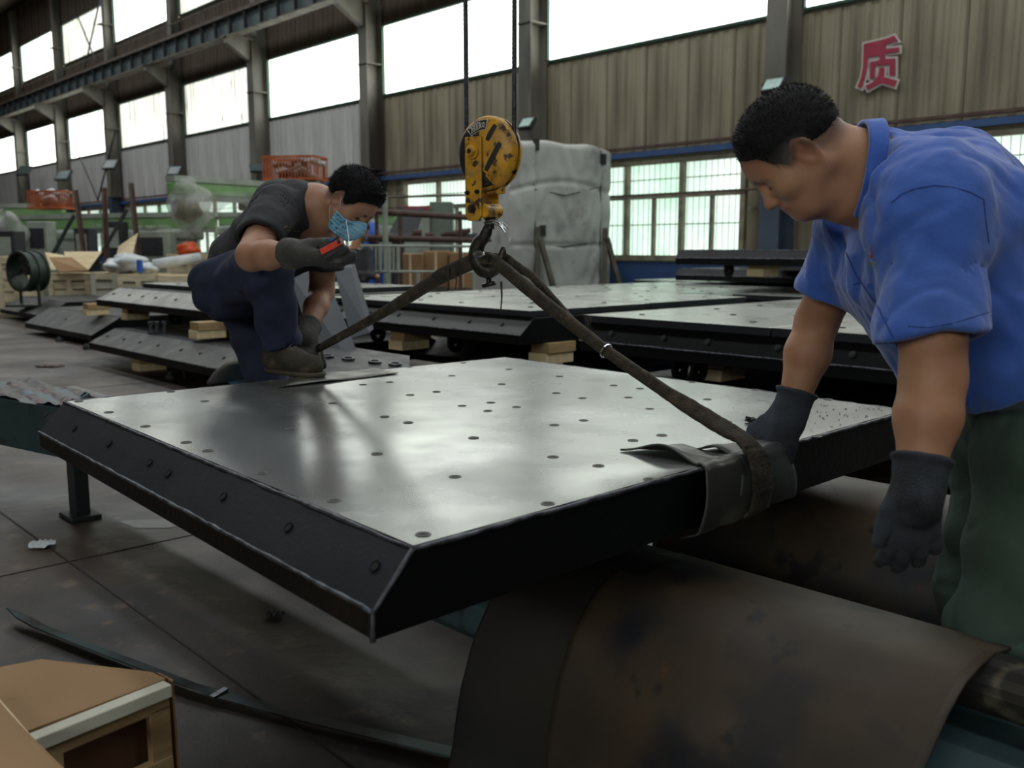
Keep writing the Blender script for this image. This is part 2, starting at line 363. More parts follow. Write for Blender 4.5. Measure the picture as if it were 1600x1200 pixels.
for i, (a, b, nb) in enumerate(((0.4, 5.95, 4), (9.33, 13.3, 3), (15.2, 19.2, 3), (21.2, 25.4, 3), (27, 31.2, 3), (33, 37, 3), (39, 43, 3))): low_window(a, b, 20 + i, nb)
for a, b in ((5.95, 8.4), (13.3, 15.2), (19.2, 21.2), (25.4, 27), (31.2, 33), (37, 39), (43, 62)): place_panels(1.0, 3.1, M_wallb if b < 22 else M_wallw, a, b, .0)
# columns
def h_section(m, s, d, z0, z1, w=.36, dep=.4):
    c = hall(s, d, (z0 + z1) / 2)
    m.box(c, (.014, dep, z1 - z0), HROT)
    for q in (-1, 1): m.box(c + N3 * (q * dep / 2), (w, .018, z1 - z0), HROT)
for k, s in enumerate(COLS):
    if s < 0: continue
    m = MB(); h_section(m, s, WALL - .28, 3.3, 7.35, .38, .45); m.mi = 1; h_section(m, s, WALL - .28, 0, 3.3, .38, .45); m.mi = 0
    h_section(m, s, WALL - .2, 7.35, 12.4, .3, .28)
    for z in (3.3, 5.9, 9.8): m.box(hall(s, WALL - .3, z), (.42, .5, .02), HROT)
    # haunch that carries the crane girder
    m.prism([(0, 7.38), (.75, 7.38), (.75, 7.2), (.0, 6.75)], -N3, Vector((0, 0, 1)), hall(s + .1, WALL - .5, 0), -U3 * .2)
    m.box(hall(s, WALL - .85, 7.39), (.36, .9, .03), HROT)
    struct(m.build('steel_column', [M_col, M_coln], auto=30), 'grey steel column standing against the long wall')
# crane runway girder with web stiffeners
g = MB()
for z, w in ((7.43, .3), (7.97, .34)): g.box(hall(36, WALL - 1.0, z), (50, w, .035), HROT)
g.mi = 1; g.box(hall(36, WALL - 1.0, 7.7), (50, .02, .53), HROT); g.mi = 0
gi = tag(g.build('crane_girder', [M_dirtyb, M_girder]), 'long riveted crane runway girder on column brackets below the upper windows', 'girder')
for q in range(54):
    s = MB(); s.box(hall(11.4 + .92 * q, WALL - 1.09, 7.7), (.02, .12, .5), HROT); s.build('stiffener', M_mdark, gi)
s = MB(); s.box(hall(36, WALL - 1.0, 8.05), (50, .07, .12), HROT); s.build('rail', M_rust, gi)
s = MB(); s.cyl(hall(11, WALL - .7, 8.6), hall(61, WALL - .7, 8.6), .02, 6); s.build('hand_rail', M_dirtyb, gi)
# cross bracing rods in one bay
br = MB()
for a, b, lb in (((118, 228), (153, 313), 'running down left to right below the lower windows at the left'), ((181, 203), (153, 313), 'running down right to left beside the dark floodlight'), ((120, 22), (150, 96), 'crossing the upper window from its top left'), ((156, 0), (129, 122), 'crossing the upper window from its top right')):
    (s0, z0), (s1, z1) = onwall(*a, .55), onwall(*b, .55); br.cyl(hall(s0, WALL - .55, z0), hall(s1, WALL - .55, z1), .035, 6)
    tag(br.build('cross_brace', M_mdark), 'thin dark bracing rod ' + lb, 'brace'); br = MB()
# red character on its white-edged board
Gs = [[(340,300),(560,250),(700,215),(810,170),(870,255),(680,310),(680,375),(890,350),(890,425),(670,460),(670,535),(830,525),(830,795),(740,790),(740,620),(520,640),(505,840),(430,835),(445,580),(590,550),(590,490),(405,505),(395,650),(365,800),(300,990),(240,965),(300,820),(330,640),(335,500)],
      [(585,670),(665,670),(650,810),(855,870),(820,970),(610,905),(400,1020),(365,955),(500,880),(560,800)]]
def outline(poly, k):
    cx = sum(p[0] for p in poly) / len(poly); out = []; n = len(poly)
    A = sum(poly[i][0] * poly[(i + 1) % n][1] - poly[(i + 1) % n][0] * poly[i][1] for i in range(n)); sg = 1 if A > 0 else -1
    for i in range(n):
        p0, p1, p2 = Vector(poly[i - 1]), Vector(poly[i]), Vector(poly[(i + 1) % n])
        a = (p1 - p0).normalized(); b = (p2 - p1).normalized(); na = Vector((a.y, -a.x)) * sg; nb = Vector((b.y, -b.x)) * sg
        m = (na + nb); m = m / max(.5, m.length_squared / 2) if m.length > .1 else na
        out.append(tuple(p1 + m * k))
    return out
sgn = thing('wall_sign', 'red Chinese character with white edge high on the wall', 'sign', hall(7, WALL - .05, 4.1), HROT)
def sign_pts(poly): return [(lambda q: hall(q[0], WALL - .06, q[1]))(onwall(1320 + x / 10, 40 + y / 10)) for x, y in poly]
for nm, k, mt, off, th in (('backing', 32, M_white, 0, .02), ('character', 0, M_red, .02, .02)):
    m = MB()
    for poly in Gs:
        P = sign_pts(outline(poly, k) if k else poly); n = len(P)
        P = [p - N3 * off for p in P]
        m.add(P + [p - N3 * th for p in P], [tuple(range(n, 2 * n))] + [(i, (i + 1) % n, n + (i + 1) % n, n + i) for i in range(n)])
    m.build(nm, mt, sgn)
m = MB()
P = sign_pts([(405,365),(590,335),(590,550),(445,580),(430,835),(505,840),(560,800),(585,670),(665,670),(740,790),(740,620),(830,525),(670,535),(680,375),(680,310),(590,330),(400,370)]); 
# floodlights on the columns
def floodlight(x, y, size, label, off=.68, yaw=0.0, lm=None):
    s0, z0 = onwall(x, y, off); c = hall(s0, WALL - off, z0)
    t = thing('floodlight', label, 'floodlight', c, HROT + yaw, 'floodlights on the columns')
    Rm = Matrix.Rotation(R_(-38), 4, 'X')
    m = MB(); m.prism([(-size / 2, -size * .38), (size / 2, -size * .38), (size / 2, size * .38), (-size / 2, size * .38)], (1, 0, 0), Rm @ Vector((0, 0, 1)), (0, 0, 0), Rm @ Vector((0, .09, 0)))
    for q in (-.3, 0, .3): m.prism([(q * size - .01, -size * .3), (q * size + .01, -size * .3), (q * size + .01, size * .3), (q * size - .01, size * .3)], (1, 0, 0), Rm @ Vector((0, 0, 1)), Rm @ Vector((0, .08, 0)), Rm @ Vector((0, .06, 0)))
    m.build('housing', M_mdark, t, world=False, bevel=.01)
    m = MB(); m.prism([(-size * .42, -size * .3), (size * .42, -size * .3), (size * .42, size * .3), (-size * .42, size * .3)], (1, 0, 0), Rm @ Vector((0, 0, 1)), Rm @ Vector((0, -.005, 0)), Rm @ Vector((0, .01, 0)))
    m.build('lens', lm or M_lamp, t, world=False)
    m = MB(); m.tube([(-size / 2 - .02, 0, 0), (-size / 2 - .02, .07, .05), (size / 2 + .02, .07, .05), (size / 2 + .02, 0, 0)], .012, 6); m.beam((0, .07, .05), (0, .105, .06), .05, .03)
    m.build('bracket', M_mdark, t, world=False)
floodlight(822, 191, .36, 'floodlight beside the yellow hook block', .68)
floodlight(1207, 131, .36, 'floodlight just above the head of the man in blue', .68)
floodlight(402, 261, .42, 'floodlight left of the orange cage on the column behind the stooping man', .62, 1.1, M_lampd)
floodlight(272, 266, .5, 'floodlight over the wrapped green machine', .8, .5, M_lampd)
floodlight(172, 256, .6, 'dark floodlight between the bracing rods and a column', .8, .5, M_lampd)
floodlight(98, 273, .7, 'floodlight over the small orange cage', .9, .5, M_lampd)
floodlight(37, 266, .7, 'farthest small floodlight at the left end of the wall', .9, .5, M_lampd)
# ================================================================ the plate on the hoist
ZT = .85
PN, PL, PR, PF = [Vector(p) for p in ((-.151, 1.361, ZT), (-1.332, 2.723, ZT), (1.118, 2.575, ZT), (-.027, 3.854, ZT))]
def pt(a, b, z=ZT):      # a along the left edge away from the near corner, b along the right-hand edge
    q = PN * (1 - a) * (1 - b) + PL * a * (1 - b) + PR * (1 - a) * b + PF * a * b; q.z = z; return q
def ptinv(x, y, z=ZT):
    g = G(x, y, z); a = b = .5
    for _ in range(12):
        q = pt(a, b); e = 1e-4; da = (pt(a + e, b) - q) / e; db = (pt(a, b + e) - q) / e; r = g - q
        det = da.x * db.y - da.y * db.x; a += (r.x * db.y - r.y * db.x) / det; b += (da.x * r.y - da.y * r.x) / det
    return a, b
LA, LB = 1.78, 1.73
plate = thing('steel_plate', 'large thick steel plate with black edges and grey bolted top, hanging in the sling', 'steel plate', pt(.5, .5, .72))
BV = .075 / LB; ZB = ZT - .128; ZS = ZT - .083
m = MB()
lo = [(0, 0), (1, 0), (1, 1), (0, 1)]
top = [pt(a, b, ZT - .002) for a, b in lo]
def outb(a, b, z, k): return pt(a, -k if b == 0 else 1, z)
mid = [outb(a, b, ZS, BV) for a, b in lo]; bot = [outb(a, b, ZB, BV) for a, b in lo]
m.add(top + mid + bot, [(0, 1, 2, 3), (8, 11, 10, 9), (1, 2, 6, 5), (2, 3, 7, 6), (3, 0, 4, 7), (4, 5, 9, 8), (5, 6, 10, 9), (6, 7, 11, 10), (7, 4, 8, 11)])
m.mi = 1; m.add([top[0], top[1], mid[1], mid[0]], [(0, 1, 2, 3)])
m.build('plate_body', [M_steelb, M_bevel], plate, bevel=.004)
m = MB(); e = .006 / LB
m.grid(lambda u, v: pt(e + (1 - 2 * e) * u, e + (1 - 2 * e) * v, ZT + .0005 * math.sin(9 * u + 3 * v) * math.sin(7 * v)), 30, 30)
m.add([pt(a, b, ZT - .006) for a, b in ((e, e), (1 - e, e), (1 - e, 1 - e), (e, 1 - e))], [(0, 1, 2, 3)])
m.build('top_face', M_top, plate, smooth=True)
def bead(path, r, name='weld_bead', mt=M_worn):
    P = []; 
    for i in range(len(path) - 1):
        n = max(2, int((path[i + 1] - path[i]).length / .03))
        P += [path[i].lerp(path[i + 1], k / n) for k in range(n)]
    P.append(path[-1]); P = [p + Vector((random.uniform(-1, 1), random.uniform(-1, 1), random.uniform(-1, 1))) * r * .22 for p in P]
    w = MB(); w.tube(P, [r * random.uniform(.75, 1.2) for _ in P], 6); return w.build(name, mt, plate, smooth=True)
bead([pt(0, 0, ZT - .003), pt(1, 0, ZT - .003)], .0042); bead([pt(0, 0, ZT - .004), pt(0, 1, ZT - .004)], .005)
bead([pt(0, -BV, ZS), pt(1, -BV, ZS)], .0042); bead([pt(0, 0, ZT - .003), pt(0, -BV, ZS), pt(0, -BV, ZB)], .0045)
bead([pt(1, 0, ZT - .003), pt(1, 1, ZT - .003)], .004); bead([pt(0, 1, ZT - .003), pt(1, 1, ZT - .003)], .004)
hb = MB(); hb.ring((0, 0, .0002), (0, 0, 1), .0128, .0086, .0014, 20); hb.mi = 1; hb.cyl((0, 0, -.001), (0, 0, .0006), .0087, 20)
hme = hb.mesh('bolt_hole', [M_grime, M_hole]); hmeb = hb.mesh('bolt_hole', [M_steelb, M_hole])
HOLES = [(123,627),(267,612),(320,627),(170,644),(227,666),(291,691),(325,704),(409,739),(448,614),(453,670),(522,782),(589,709),(567,601),(520,630),
 (601,651),(638,660),(640,574),(724,567),(795,577),(706,587),(609,597),(784,600),(682,612),(641,617),(869,614),(910,622),(875,568),(874,588),(767,629),(722,634),
 (807,636),(762,642),(740,684),(912,657),(866,664),(864,714),(935,728),(711,745),(856,787),(661,835),(959,602),(1000,607),(982,621),(1015,639),(1105,624),(1081,597),
 (1034,680),(989,688),(1136,659),(1276,682),(1015,749),(1294,624),(1180,609)]
inv = wm(plate).inverted()
for x, y in HOLES:
    o = bpy.data.objects.new('bolt_hole', hme); COL.objects.link(o); o.parent = plate; o.location = inv @ G(x, y, ZT + .0004)
bn = (pt(1, 0) - pt(0, 0)).cross(pt(0, -BV, ZS) - pt(0, 0)); bn.normalize(); bn = bn if bn.z > 0 else -bn
for x, y in ((73,648),(117,669),(171,693),(234,723),(263,740),(349,776),(451,824),(586,885)):
    r = ray(x, y); c0 = Vector((0, 0, CAMH)); q = c0 + r * ((pt(0, 0) - c0).dot(bn) / r.dot(bn))
    o = bpy.data.objects.new('bolt_hole', hmeb); COL.objects.link(o); o.parent = plate; o.location = inv @ (q + bn * .001)
    o.rotation_mode = 'QUATERNION'; o.rotation_quaternion = bn.to_track_quat('Z', 'Y'); o.scale = (.8, .8, 1)
# lifting lugs under the plate
for a, b in ((.25, .2), (.25, .8), (.75, .2), (.75, .8)):
    l = MB(); l.box(pt(a, b, ZB - .03), (.09, .02, .07), R_(43)); l.build('lug', M_steelb, plate, bevel=.004)
# grit and a clot of dirt on the plate
g = MB()
for k in range(90):
    b = random.uniform(.72, .99); a = abs(random.gauss(0, .06)) + .012
    if a > .3 or random.random() > .4 + b * .6: continue
    r = random.uniform(.0007, .0016); g.box(pt(a, b, ZT + .0012), (r * 2, r * 1.6, r), random.random() * 3)
tag(g.build('grit', M_hole), 'black grit scattered along the right edge of the hanging plate', 'grit', kind='stuff')
g = MB(); c = G(1174, 657, ZT + .006)
for k in range(9): g.tube([c + Vector((random.uniform(-.014, .014), random.uniform(-.006, .006), random.uniform(-.004, .006))), c + Vector((random.uniform(-.016, .016), random.uniform(-.008, .008), random.uniform(-.004, .009)))], random.uniform(.002, .005), 5)
tag(g.build('metal_swarf', M_black), 'small clot of black swarf lying on the plate left of the hand in grey glove', 'debris')
# thin flat steel sheet at the far left edge of the plate
m = MB(); q = [ptinv(*p) for p in ((436, 607), (622, 585), (585, 577), (470, 584))]
P = [pt(a, b, ZT + .003 + .004 * (i in (0, 3))) for i, (a, b) in enumerate(q)]
P = [P[0], P[1], pt(1.01, q[2][1], ZT + .003), pt(1.01, q[3][1] - .02, ZT + .004)]
m.grid(lambda u, v: P[0].lerp(P[1], u).lerp(P[3].lerp(P[2], u), v) + Vector((0, 0, .004 * math.sin(u * 5 + v * 3) ** 2)), 12, 5, thick=.003)
tag(m.build('thin_sheet', M_padt, smooth=True), 'thin grey protective sheet under the shoe at the far edge of the hanging plate', 'sheet')
# protective rubber pads folded over the near right edge
def pad(name, b0, b1, label, mt, amp, fl0, fl1, drop, lift):
    # v: 0 tip lying on the plate .. 1 tip under the plate; fl = how far each end reaches onto the plate
    R0 = .022
    def f(u, v):
        b = b0 + (b1 - b0) * u; reach = fl0 + (fl1 - fl0) * u
        L1 = reach; L2 = R0 * PI / 2 * 1.2; L3 = drop; s = v * (L1 + L2 + L3 + .05)
        lf = lift * math.exp(-((u - .0) / .35) ** 2)
        if s < L1: 
            t = s / L1; x = (L1 - s) + R0 * .3; z = .004 + lf * math.sin(PI * min(1, t)) ** 2 * 1.0
        elif s < L1 + L2: q = (s - L1) / L2 * PI / 2; x = R0 * .3 - R0 * math.sin(q) * 1.25; z = .004 + lf * 0 - R0 * (1 - math.cos(q)) + .004
        elif s < L1 + L2 + L3: x = -R0 * .95 - .012 * math.sin((s - L1 - L2) / L3 * PI); z = .006 - R0 - (s - L1 - L2)
        else: x = -R0 * .9 + (s - L1 - L2 - L3) * .9; z = .006 - R0 - L3 - (s - L1 - L2 - L3) * .35
        wob = amp * math.sin(9 * u + 4 * v) * math.sin(3 * v * PI)
        p = pt(x / LA, b + .012 * math.sin(v * 5) * (1 - 2 * u), ZT + .002 + z + max(0, wob)); return p
    g = MB(); g.grid(f, 18, 46, thick=-.004)
    return tag(g.build(name, mt, smooth=True, fix=True), label, 'pad')
_, bL = ptinv(1119, 738); _, bR = ptinv(1266, 700)
bL2, bM = bL, ptinv(1180, 723)[1]
pad('rubber_pad', bM - .01, bR, 'dark rubber pad folded over the plate edge behind the sling under the gloved hand', M_pad, .004, .10, .05, .112, .012)
pad('rubber_pad', bL, bM + .01, 'worn grey rubber pad with a lifted flap, in front of the sling', M_padt, .003, .21, .15, .122, .022)
# ================================================================ hook block
HB = D(766, 238, 2.62)                         # centre of the sheave
HN = Vector((-math.sin(R_(33)), -math.cos(R_(33)), 0)); HE = Vector((math.cos(R_(33)), -math.sin(R_(33)), 0)); ZZ = Vector((0, 0, 1))
px = 2.62 / FPX
blk = thing('hook_block', 'yellow and black single sheave crane hook block with a forged hook', 'hook block', HB)
def disc(r, off, h, seg=40, sy=1.0, cy=0, mt=0): return [(r * math.cos(2 * PI * k / seg), cy + r * sy * math.sin(2 * PI * k / seg)) for k in range(seg)]
# cover cheeks: domed shells
def cheek(sgn, name):
    g = MB(); prof = [(0, .034), (.05, .033), (.08, .029), (.092, .022), (.0965, .012), (.0965, .006)]; seg = 48; vs = []
    for r, h in prof:
        for k in range(seg):
            a = 2 * PI * k / seg; sy = 1.0 if math.sin(a) > 0 else 1.10
            vs.append(HB + HE * (r * math.cos(a) * .98) + ZZ * (r * sy * math.sin(a)) + HN * (h * sgn))
    n = len(prof); fs = [(i * seg + k, i * seg + (k + 1) % seg, (i + 1) * seg + (k + 1) % seg, (i + 1) * seg + k) for i in range(n - 1) for k in range(seg)]
    vs2 = [HB + HE * (v[0]) * 0 for v in []]
    fs.append(tuple((n - 1) * seg + k for k in range(seg))[::-1]); g.add(vs, fs); return g
g = cheek(1, '')
g.build('cheek_plate', M_yel, blk, auto=40)
g = cheek(-1, ''); g.build('cheek_plate', M_yel, blk, auto=40)
# dark patch where the paint is gone
g = MB(); pts = []
for k in range(24):
    a = PI / 2 + .75 + (PI - .35) * k / 23; pts.append((.0968 * math.cos(a) * .98, .0968 * math.sin(a) * (1.0 if math.sin(a) > 0 else 1.1)))
pts += [(-.02, -.096), (-.016, -.02), (-.002, .022), (-.012, .04), (-.04, .052), (-.06, .062)]
cen = (-.05, -.01); vs = [HB + HN * .0350 + HE * cen[0] + ZZ * cen[1]]
def dome(x, y):
    r = math.hypot(x / .98, y if y > 0 else y / 1.1); return float(np.interp(r, [0, .05, .08, .092, .0965], [.034, .033, .029, .022, .012])) + .0012
NR = 8; vs = []
for i in range(NR + 1):
    for (x, y) in pts:
        t = i / NR; X = cen[0] + (x - cen[0]) * t; Y = cen[1] + (y - cen[1]) * t; vs.append(HB + HE * X + ZZ * Y + HN * dome(X, Y))
n = len(pts); g.add(vs, [(i * n + k, i * n + (k + 1) % n, (i + 1) * n + (k + 1) % n, (i + 1) * n + k) for i in range(NR) for k in range(n)])
g.build('black_paint', M_black, blk, smooth=True)
def stripe(p0, p1, w):
    g = MB(); P0, P1 = Vector(p0), Vector(p1); d = (P1 - P0).normalized(); q = Vector((-d.y, d.x))
    def f(u, v):
        p = P0.lerp(P1, u) + q * (v - .5) * w * (1 - .3 * abs(2 * u - 1) ** 3); return HB + HE * p.x + ZZ * p.y + HN * (dome(p.x, p.y) - .0002)
    g.grid(f, 12, 3); g.build('black_stripe', M_black, blk, smooth=True)
stripe((.012, .028), (.038, .068), .016); stripe((.008, -.052), (.055, .02), .017); stripe((-.012, -.075), (.004, -.056), .015)
# sheave with groove between the cheeks
g = MB(); prof = [(.088, .012), (.088, .009), (.07, .002), (.07, -.002), (.088, -.009), (.088, -.012), (.02, -.012), (.02, .012)]; seg = 40; vs = []
for r, h in prof:
    for k in range(seg): a = 2 * PI * k / seg; vs.append(HB + HE * (r * math.cos(a)) + ZZ * (r * math.sin(a)) + HN * h)
n = len(prof); g.add(vs, [(i * seg + k, i * seg + (k + 1) % seg, ((i + 1) % n) * seg + (k + 1) % seg, ((i + 1) % n) * seg + k) for i in range(n) for k in range(seg)])
g.build('sheave', M_greasy, blk, smooth=False)
g = MB(); g.box(HB - ZZ * .098, (.09, .02, .03), M=Matrix((HE, HN, ZZ)).transposed()); g.build('spacer', M_yel, blk, bevel=.003)
# load plate with the writing, bent round the upper rim
g = MB()
def lab(u, v, k=0.0018, a0=PI / 2 + .72, a1=PI / 2 - .12, r0=.058, r1=.083):
    a = a0 + (a1 - a0) * u; r = r0 + (r1 - r0) * v; X, Y = r * math.cos(a) * .98, r * math.sin(a); return HB + HE * X + ZZ * Y + HN * (dome(X, Y) + k)
g.grid(lambda u, v: lab(u, v, .0008, PI / 2 + .76, PI / 2 - .16, .056, .085), 14, 2); lp = g.build('load_label', M_white, blk)
g = MB(); g.grid(lambda u, v: lab(u, v, .0014), 14, 2); g.build('label_field', M_black, lp)
GL = {'2': [(0, 1, 1, 1), (1, 1, 1, .5), (1, .5, 0, 0), (0, 0, 1, 0)], '8': [(0, 0, 0, 1), (1, 0, 1, 1), (0, 0, 1, 0), (0, 1, 1, 1), (0, .5, 1, .5)],
      '0': [(0, 0, 0, 1), (1, 0, 1, 1), (0, 0, 1, 0), (0, 1, 1, 1)], 'k': [(0, 0, 0, 1), (0, .4, 1, .8), (.3, .5, 1, 0)], 'g': [(0, .2, 0, .8), (0, .8, 1, .8), (1, .8, 1, 0), (1, .2, 0, .2)]}
g = MB()
for i, ch in enumerate('2800kg'):
    for x0, y0, x1, y1 in GL[ch]:
        a0, a1 = .07 + i * .15 + .095 * x0, .07 + i * .15 + .095 * x1; b0, b1 = .17 + .66 * y0, .17 + .66 * y1
        P = lab(a0, b0, .0018), lab(a1, b1, .0018); g.tube(P, .0014, 4)
g.build('lettering', M_white, lp)
# strap plates, axle and pins
def strap(sg):
    g = MB(); hw = 12 * px / math.cos(R_(33)) * 1.02; z0, z1 = -103 * px, 22 * px
    pts = [(-hw, z1), (hw, z1), (hw, z0 + .012), (hw * .6, z0), (-hw * .6, z0), (-hw, z0 + .012)]
    g.prism(pts, HE, ZZ, HB - HE * (15 * px) + HN * (.0365 * sg), HN * (.009 * sg)); return g.build('strap_plate', M_yel, blk, bevel=.002)
strap(1); strap(-1)
SX = -HE * (15 * px)
g = MB(); g.cyl(HB + SX + HN * .044, HB + SX + HN * .052, .021, 24); g.cyl(HB + SX + HN * .05, HB + SX + HN * .062, .0165, 20, .012); g.build('axle_nut', M_yel, blk, auto=40)
g = MB(); g.cyl(HB + SX + HN * .06, HB + SX + HN * .064, .0065, 12); g.build('grease_hole', M_hole, blk)
for dz, dx, r in ((-61, -9, .006), (-60, 9, .006), (-85, -1, .013)):
    c = HB + SX + ZZ * dz * px + HE * dx * px; g = MB(); g.cyl(c + HN * .044, c + HN * .052, r, 6 if r > .01 else 12); g.cyl(c + HN * .05, c + HN * .058, r * .55, 10)
    g.build('bolt', M_greasy, blk)
# crosshead trunnion and swivel
CX = HB + ZZ * (-88 * px); g = MB(); g.cyl(CX - HN * .037, CX + HN * .037, .02, 20); g.box(CX, (.03, .05, .036), M=Matrix((HE, HN, ZZ)).transposed()); g.build('crosshead', M_yel, blk, bevel=.003)
g = MB(); g.cyl(CX - ZZ * .02, CX - ZZ * .05, .011, 14); g.cyl(CX - ZZ * .015, CX - ZZ * .03, .016, 6); g.build('shank', M_greasy, blk)
# hook: tapered C in the plane of HE and Z
KX = CX + SX * .0 - HE * .004; Rk = .040; path = []; rad = []
path.append(KX - ZZ * .035); rad.append(.013)
path.append(KX - ZZ * .058 - HE * .01); rad.append(.0175)
cen = KX - ZZ * .118 - HE * .002
for k in range(0, 15):
    a = R_(112 + 236 * k / 14); rr = Rk + .003
    path.append(cen + HE * (rr * math.cos(a)) + ZZ * (rr * math.sin(a) * 1.12)); rad.append(float(np.interp(k, [0, 4, 8, 11, 14], [.018, .024, .024, .018, .0125])))
path.append(path[-1] + ZZ * .018 + HE * .006); rad.append(.0105); path.append(path[-1] + ZZ * .012 + HE * .003); rad.append(.006)
g = MB(); g.tube(path, rad, 14, flat=(HN, .8)); g.build('hook', M_greasy, blk, smooth=True)
g = MB(); c = cen - ZZ * .06; g.cyl(c + ZZ * .012, c - ZZ * .006, .015, 16, .012); g.cyl(c - ZZ * .004, c - ZZ * .03, .008, 12); g.tube([c - ZZ * .02 + HE * .02, c - ZZ * .03 - HE * .02], .007, 8); g.build('hook_nut', M_greasy, blk, smooth=True)
# hoist ropes: strands laid round a core
def wire_rope(p0, p1, r, label):
    p0, p1 = Vector(p0), Vector(p1); L = (p1 - p0).length; ax = (p1 - p0).normalized(); y = Vector((1, 0, 0)).cross(ax).normalized(); z = ax.cross(y)
    t = thing('wire_rope', label, 'rope', p1, 0, 'hoist ropes')
    for k in range(6):
        n = int(L / .012); P = []
        for i in range(n + 1):
            a = 2 * PI * k / 6 + i / n * L / .075 * 2 * PI; P.append(p0 + ax * (L * i / n) + (y * math.cos(a) + z * math.sin(a)) * r * .58)
        g = MB(); g.tube(P, r * .46, 6); g.build('strand', M_rope, t, smooth=True)
rr_ = .079
RL, RR = HB - HE * rr_, HB + HE * rr_
wire_rope(RL, RL + Vector((-.004, 0, 1.6)), .0068, 'left steel wire rope rising from the hook block')
wire_rope(RR, RR + Vector((.0, .0, 1.6)), .0068, 'right steel wire rope rising from the hook block')
# crumpled foil tied to the shank
g = MB(); c = KX - ZZ * .035; P0 = [c + HE * .0 - ZZ * .0, c + HE * .03 + ZZ * .004, c + HE * .055 - ZZ * .006, c + HE * .07 - ZZ * .022]
for q in range(5):
    o = Vector((random.uniform(-.004, .004), random.uniform(-.01, .01), random.uniform(-.004, .004)))
    g.tube([p + o * (1 + i * .5) + HN * .02 for i, p in enumerate(P0)], [.003, .005, .004, .0025], 5, flat=(ZZ, .5))
g.build('foil', M_alu, blk)
# ================================================================ the sling
HK = cen - ZZ * .012
def band(path, w, th, mt, name, parent, side):
    # flat belt: path points, widths, thickness, side vector per point
    g = MB(); n = len(path); P = [Vector(p) for p in path]; vs = []; seg = 10
    for i in range(n):
        t = (P[min(i + 1, n - 1)] - P[max(i - 1, 0)]).normalized(); s = Vector(side[i]); s = (s - t * s.dot(t)).normalized(); q = t.cross(s)
        for k in range(seg):
            a = 2 * PI * k / seg; ca, sa = math.cos(a), math.sin(a); e = .55
            vs.append(P[i] + s * (w[i] / 2 * math.copysign(abs(ca) ** e, ca)) + q * (th[i] / 2 * math.copysign(abs(sa) ** e, sa)))
    g.add(vs, [(i * seg + k, i * seg + (k + 1) % seg, (i + 1) * seg + (k + 1) % seg, (i + 1) * seg + k) for i in range(n - 1) for k in range(seg)] + [tuple(range(seg)), tuple((n - 1) * seg + k for k in range(seg))])
    return g.build(name, mt, parent, smooth=True)
def dens(P, W, T, S, per=10, jit=.0007):
    o = ([], [], [], []); n = len(P)
    for i in range(n - 1):
        for k in range(per):
            u = k / per; j = Vector((random.uniform(-1, 1), random.uniform(-1, 1), random.uniform(-1, 1))) * jit
            o[0].append(Vector(P[i]).lerp(Vector(P[i + 1]), u) + j); o[1].append((W[i] * (1 - u) + W[i + 1] * u) * random.uniform(.97, 1.03)); o[2].append(T[i] * (1 - u) + T[i + 1] * u); o[3].append(Vector(S[i]).lerp(Vector(S[i + 1]), u))
    o[0].append(Vector(P[-1])); o[1].append(W[-1]); o[2].append(T[-1]); o[3].append(Vector(S[-1])); return o
eb = (pt(0, 1) - pt(0, 0)).normalized(); ea = (pt(1, 0) - pt(0, 0)).normalized()
bw = ptinv(1193, 716)[1]; We = pt(0, bw)
sl = thing('lifting_sling', 'frayed brown webbing sling running from the hook to both edges of the plate', 'sling', HK)
A1 = We - ea * .004 + ZZ * .03
def SLr(t):
    p = (HK + HE * .03 - ZZ * .008).lerp(A1 + ea * .012 + ZZ * .004, t); return p - ZZ * (.028 * 4 * t * (1 - t))
Pr = [HK + HE * .004 + HN * .004, HK + HE * .03 - ZZ * .008 + HN * .012, SLr(.24), *[SLr(t) for t in (.5, .74, .9)], A1 + ea * .012 + ZZ * .004, A1 - ea * .022 - ZZ * .022, A1 - ea * .036 - ZZ * .055, A1 - ea * .042 - ZZ * .1, A1 - ea * .034 - ZZ * .145, A1 + ea * .01 - ZZ * .178, A1 + ea * .2 - ZZ * .185]
Wr = [.032, .034, .036, .03, .032, .044, .06, .072, .076, .076, .076, .07, .07]; Tr = [.026, .026, .024, .022, .02, .016, .014, .012, .012, .012, .012, .01, .01]
Sr = [ZZ, ZZ, (ZZ + HE), (ZZ + HE), ZZ + HE, (eb + ZZ * .6), eb, eb, eb, eb, eb, eb, eb]
o = dens(Pr, Wr, Tr, Sr); band(o[0], o[1], o[2], M_sling, 'sling_leg', sl, o[3])
# second fold of the same leg near the hook
Pr2 = [HK + HE * .01 - HN * .014, HK + HE * .042 - HN * .02 - ZZ * .0, D(832, 432, 2.6), D(878, 482, 2.54), D(905, 512, 2.47)]
o = dens(Pr2, [.03, .028, .022, .02, .012], [.014] * 5, [ZZ] * 5, 8); band(o[0], o[1], o[2], M_sling, 'sling_fold', sl, o[3])
bl = ptinv(486, 594)[1]; Wl_ = pt(1, bl)
Pl = [HK + HE * .004 + HN * .004, HK - HE * .035 - ZZ * .002, D(690, 431, 2.72), D(610, 482, 2.98), D(545, 519, 3.22), D(492, 547, 3.45), Wl_ + ea * .06 - ZZ * .06, Wl_ + ea * .02 - ZZ * .16, Wl_ - ea * .2 - ZZ * .16]
Wl2 = [.034, .046, .044, .034, .03, .03, .05, .06, .06]; Tl = [.028, .03, .026, .022, .02, .018, .012, .01, .01]
Sl = [ZZ, ZZ, ZZ, ZZ, ZZ, ZZ + HE, eb, eb, eb]
o = dens(Pl, Wl2, Tl, Sl); band(o[0], o[1], o[2], M_sling, 'sling_leg', sl, o[3])
g = MB()          # hanging frays
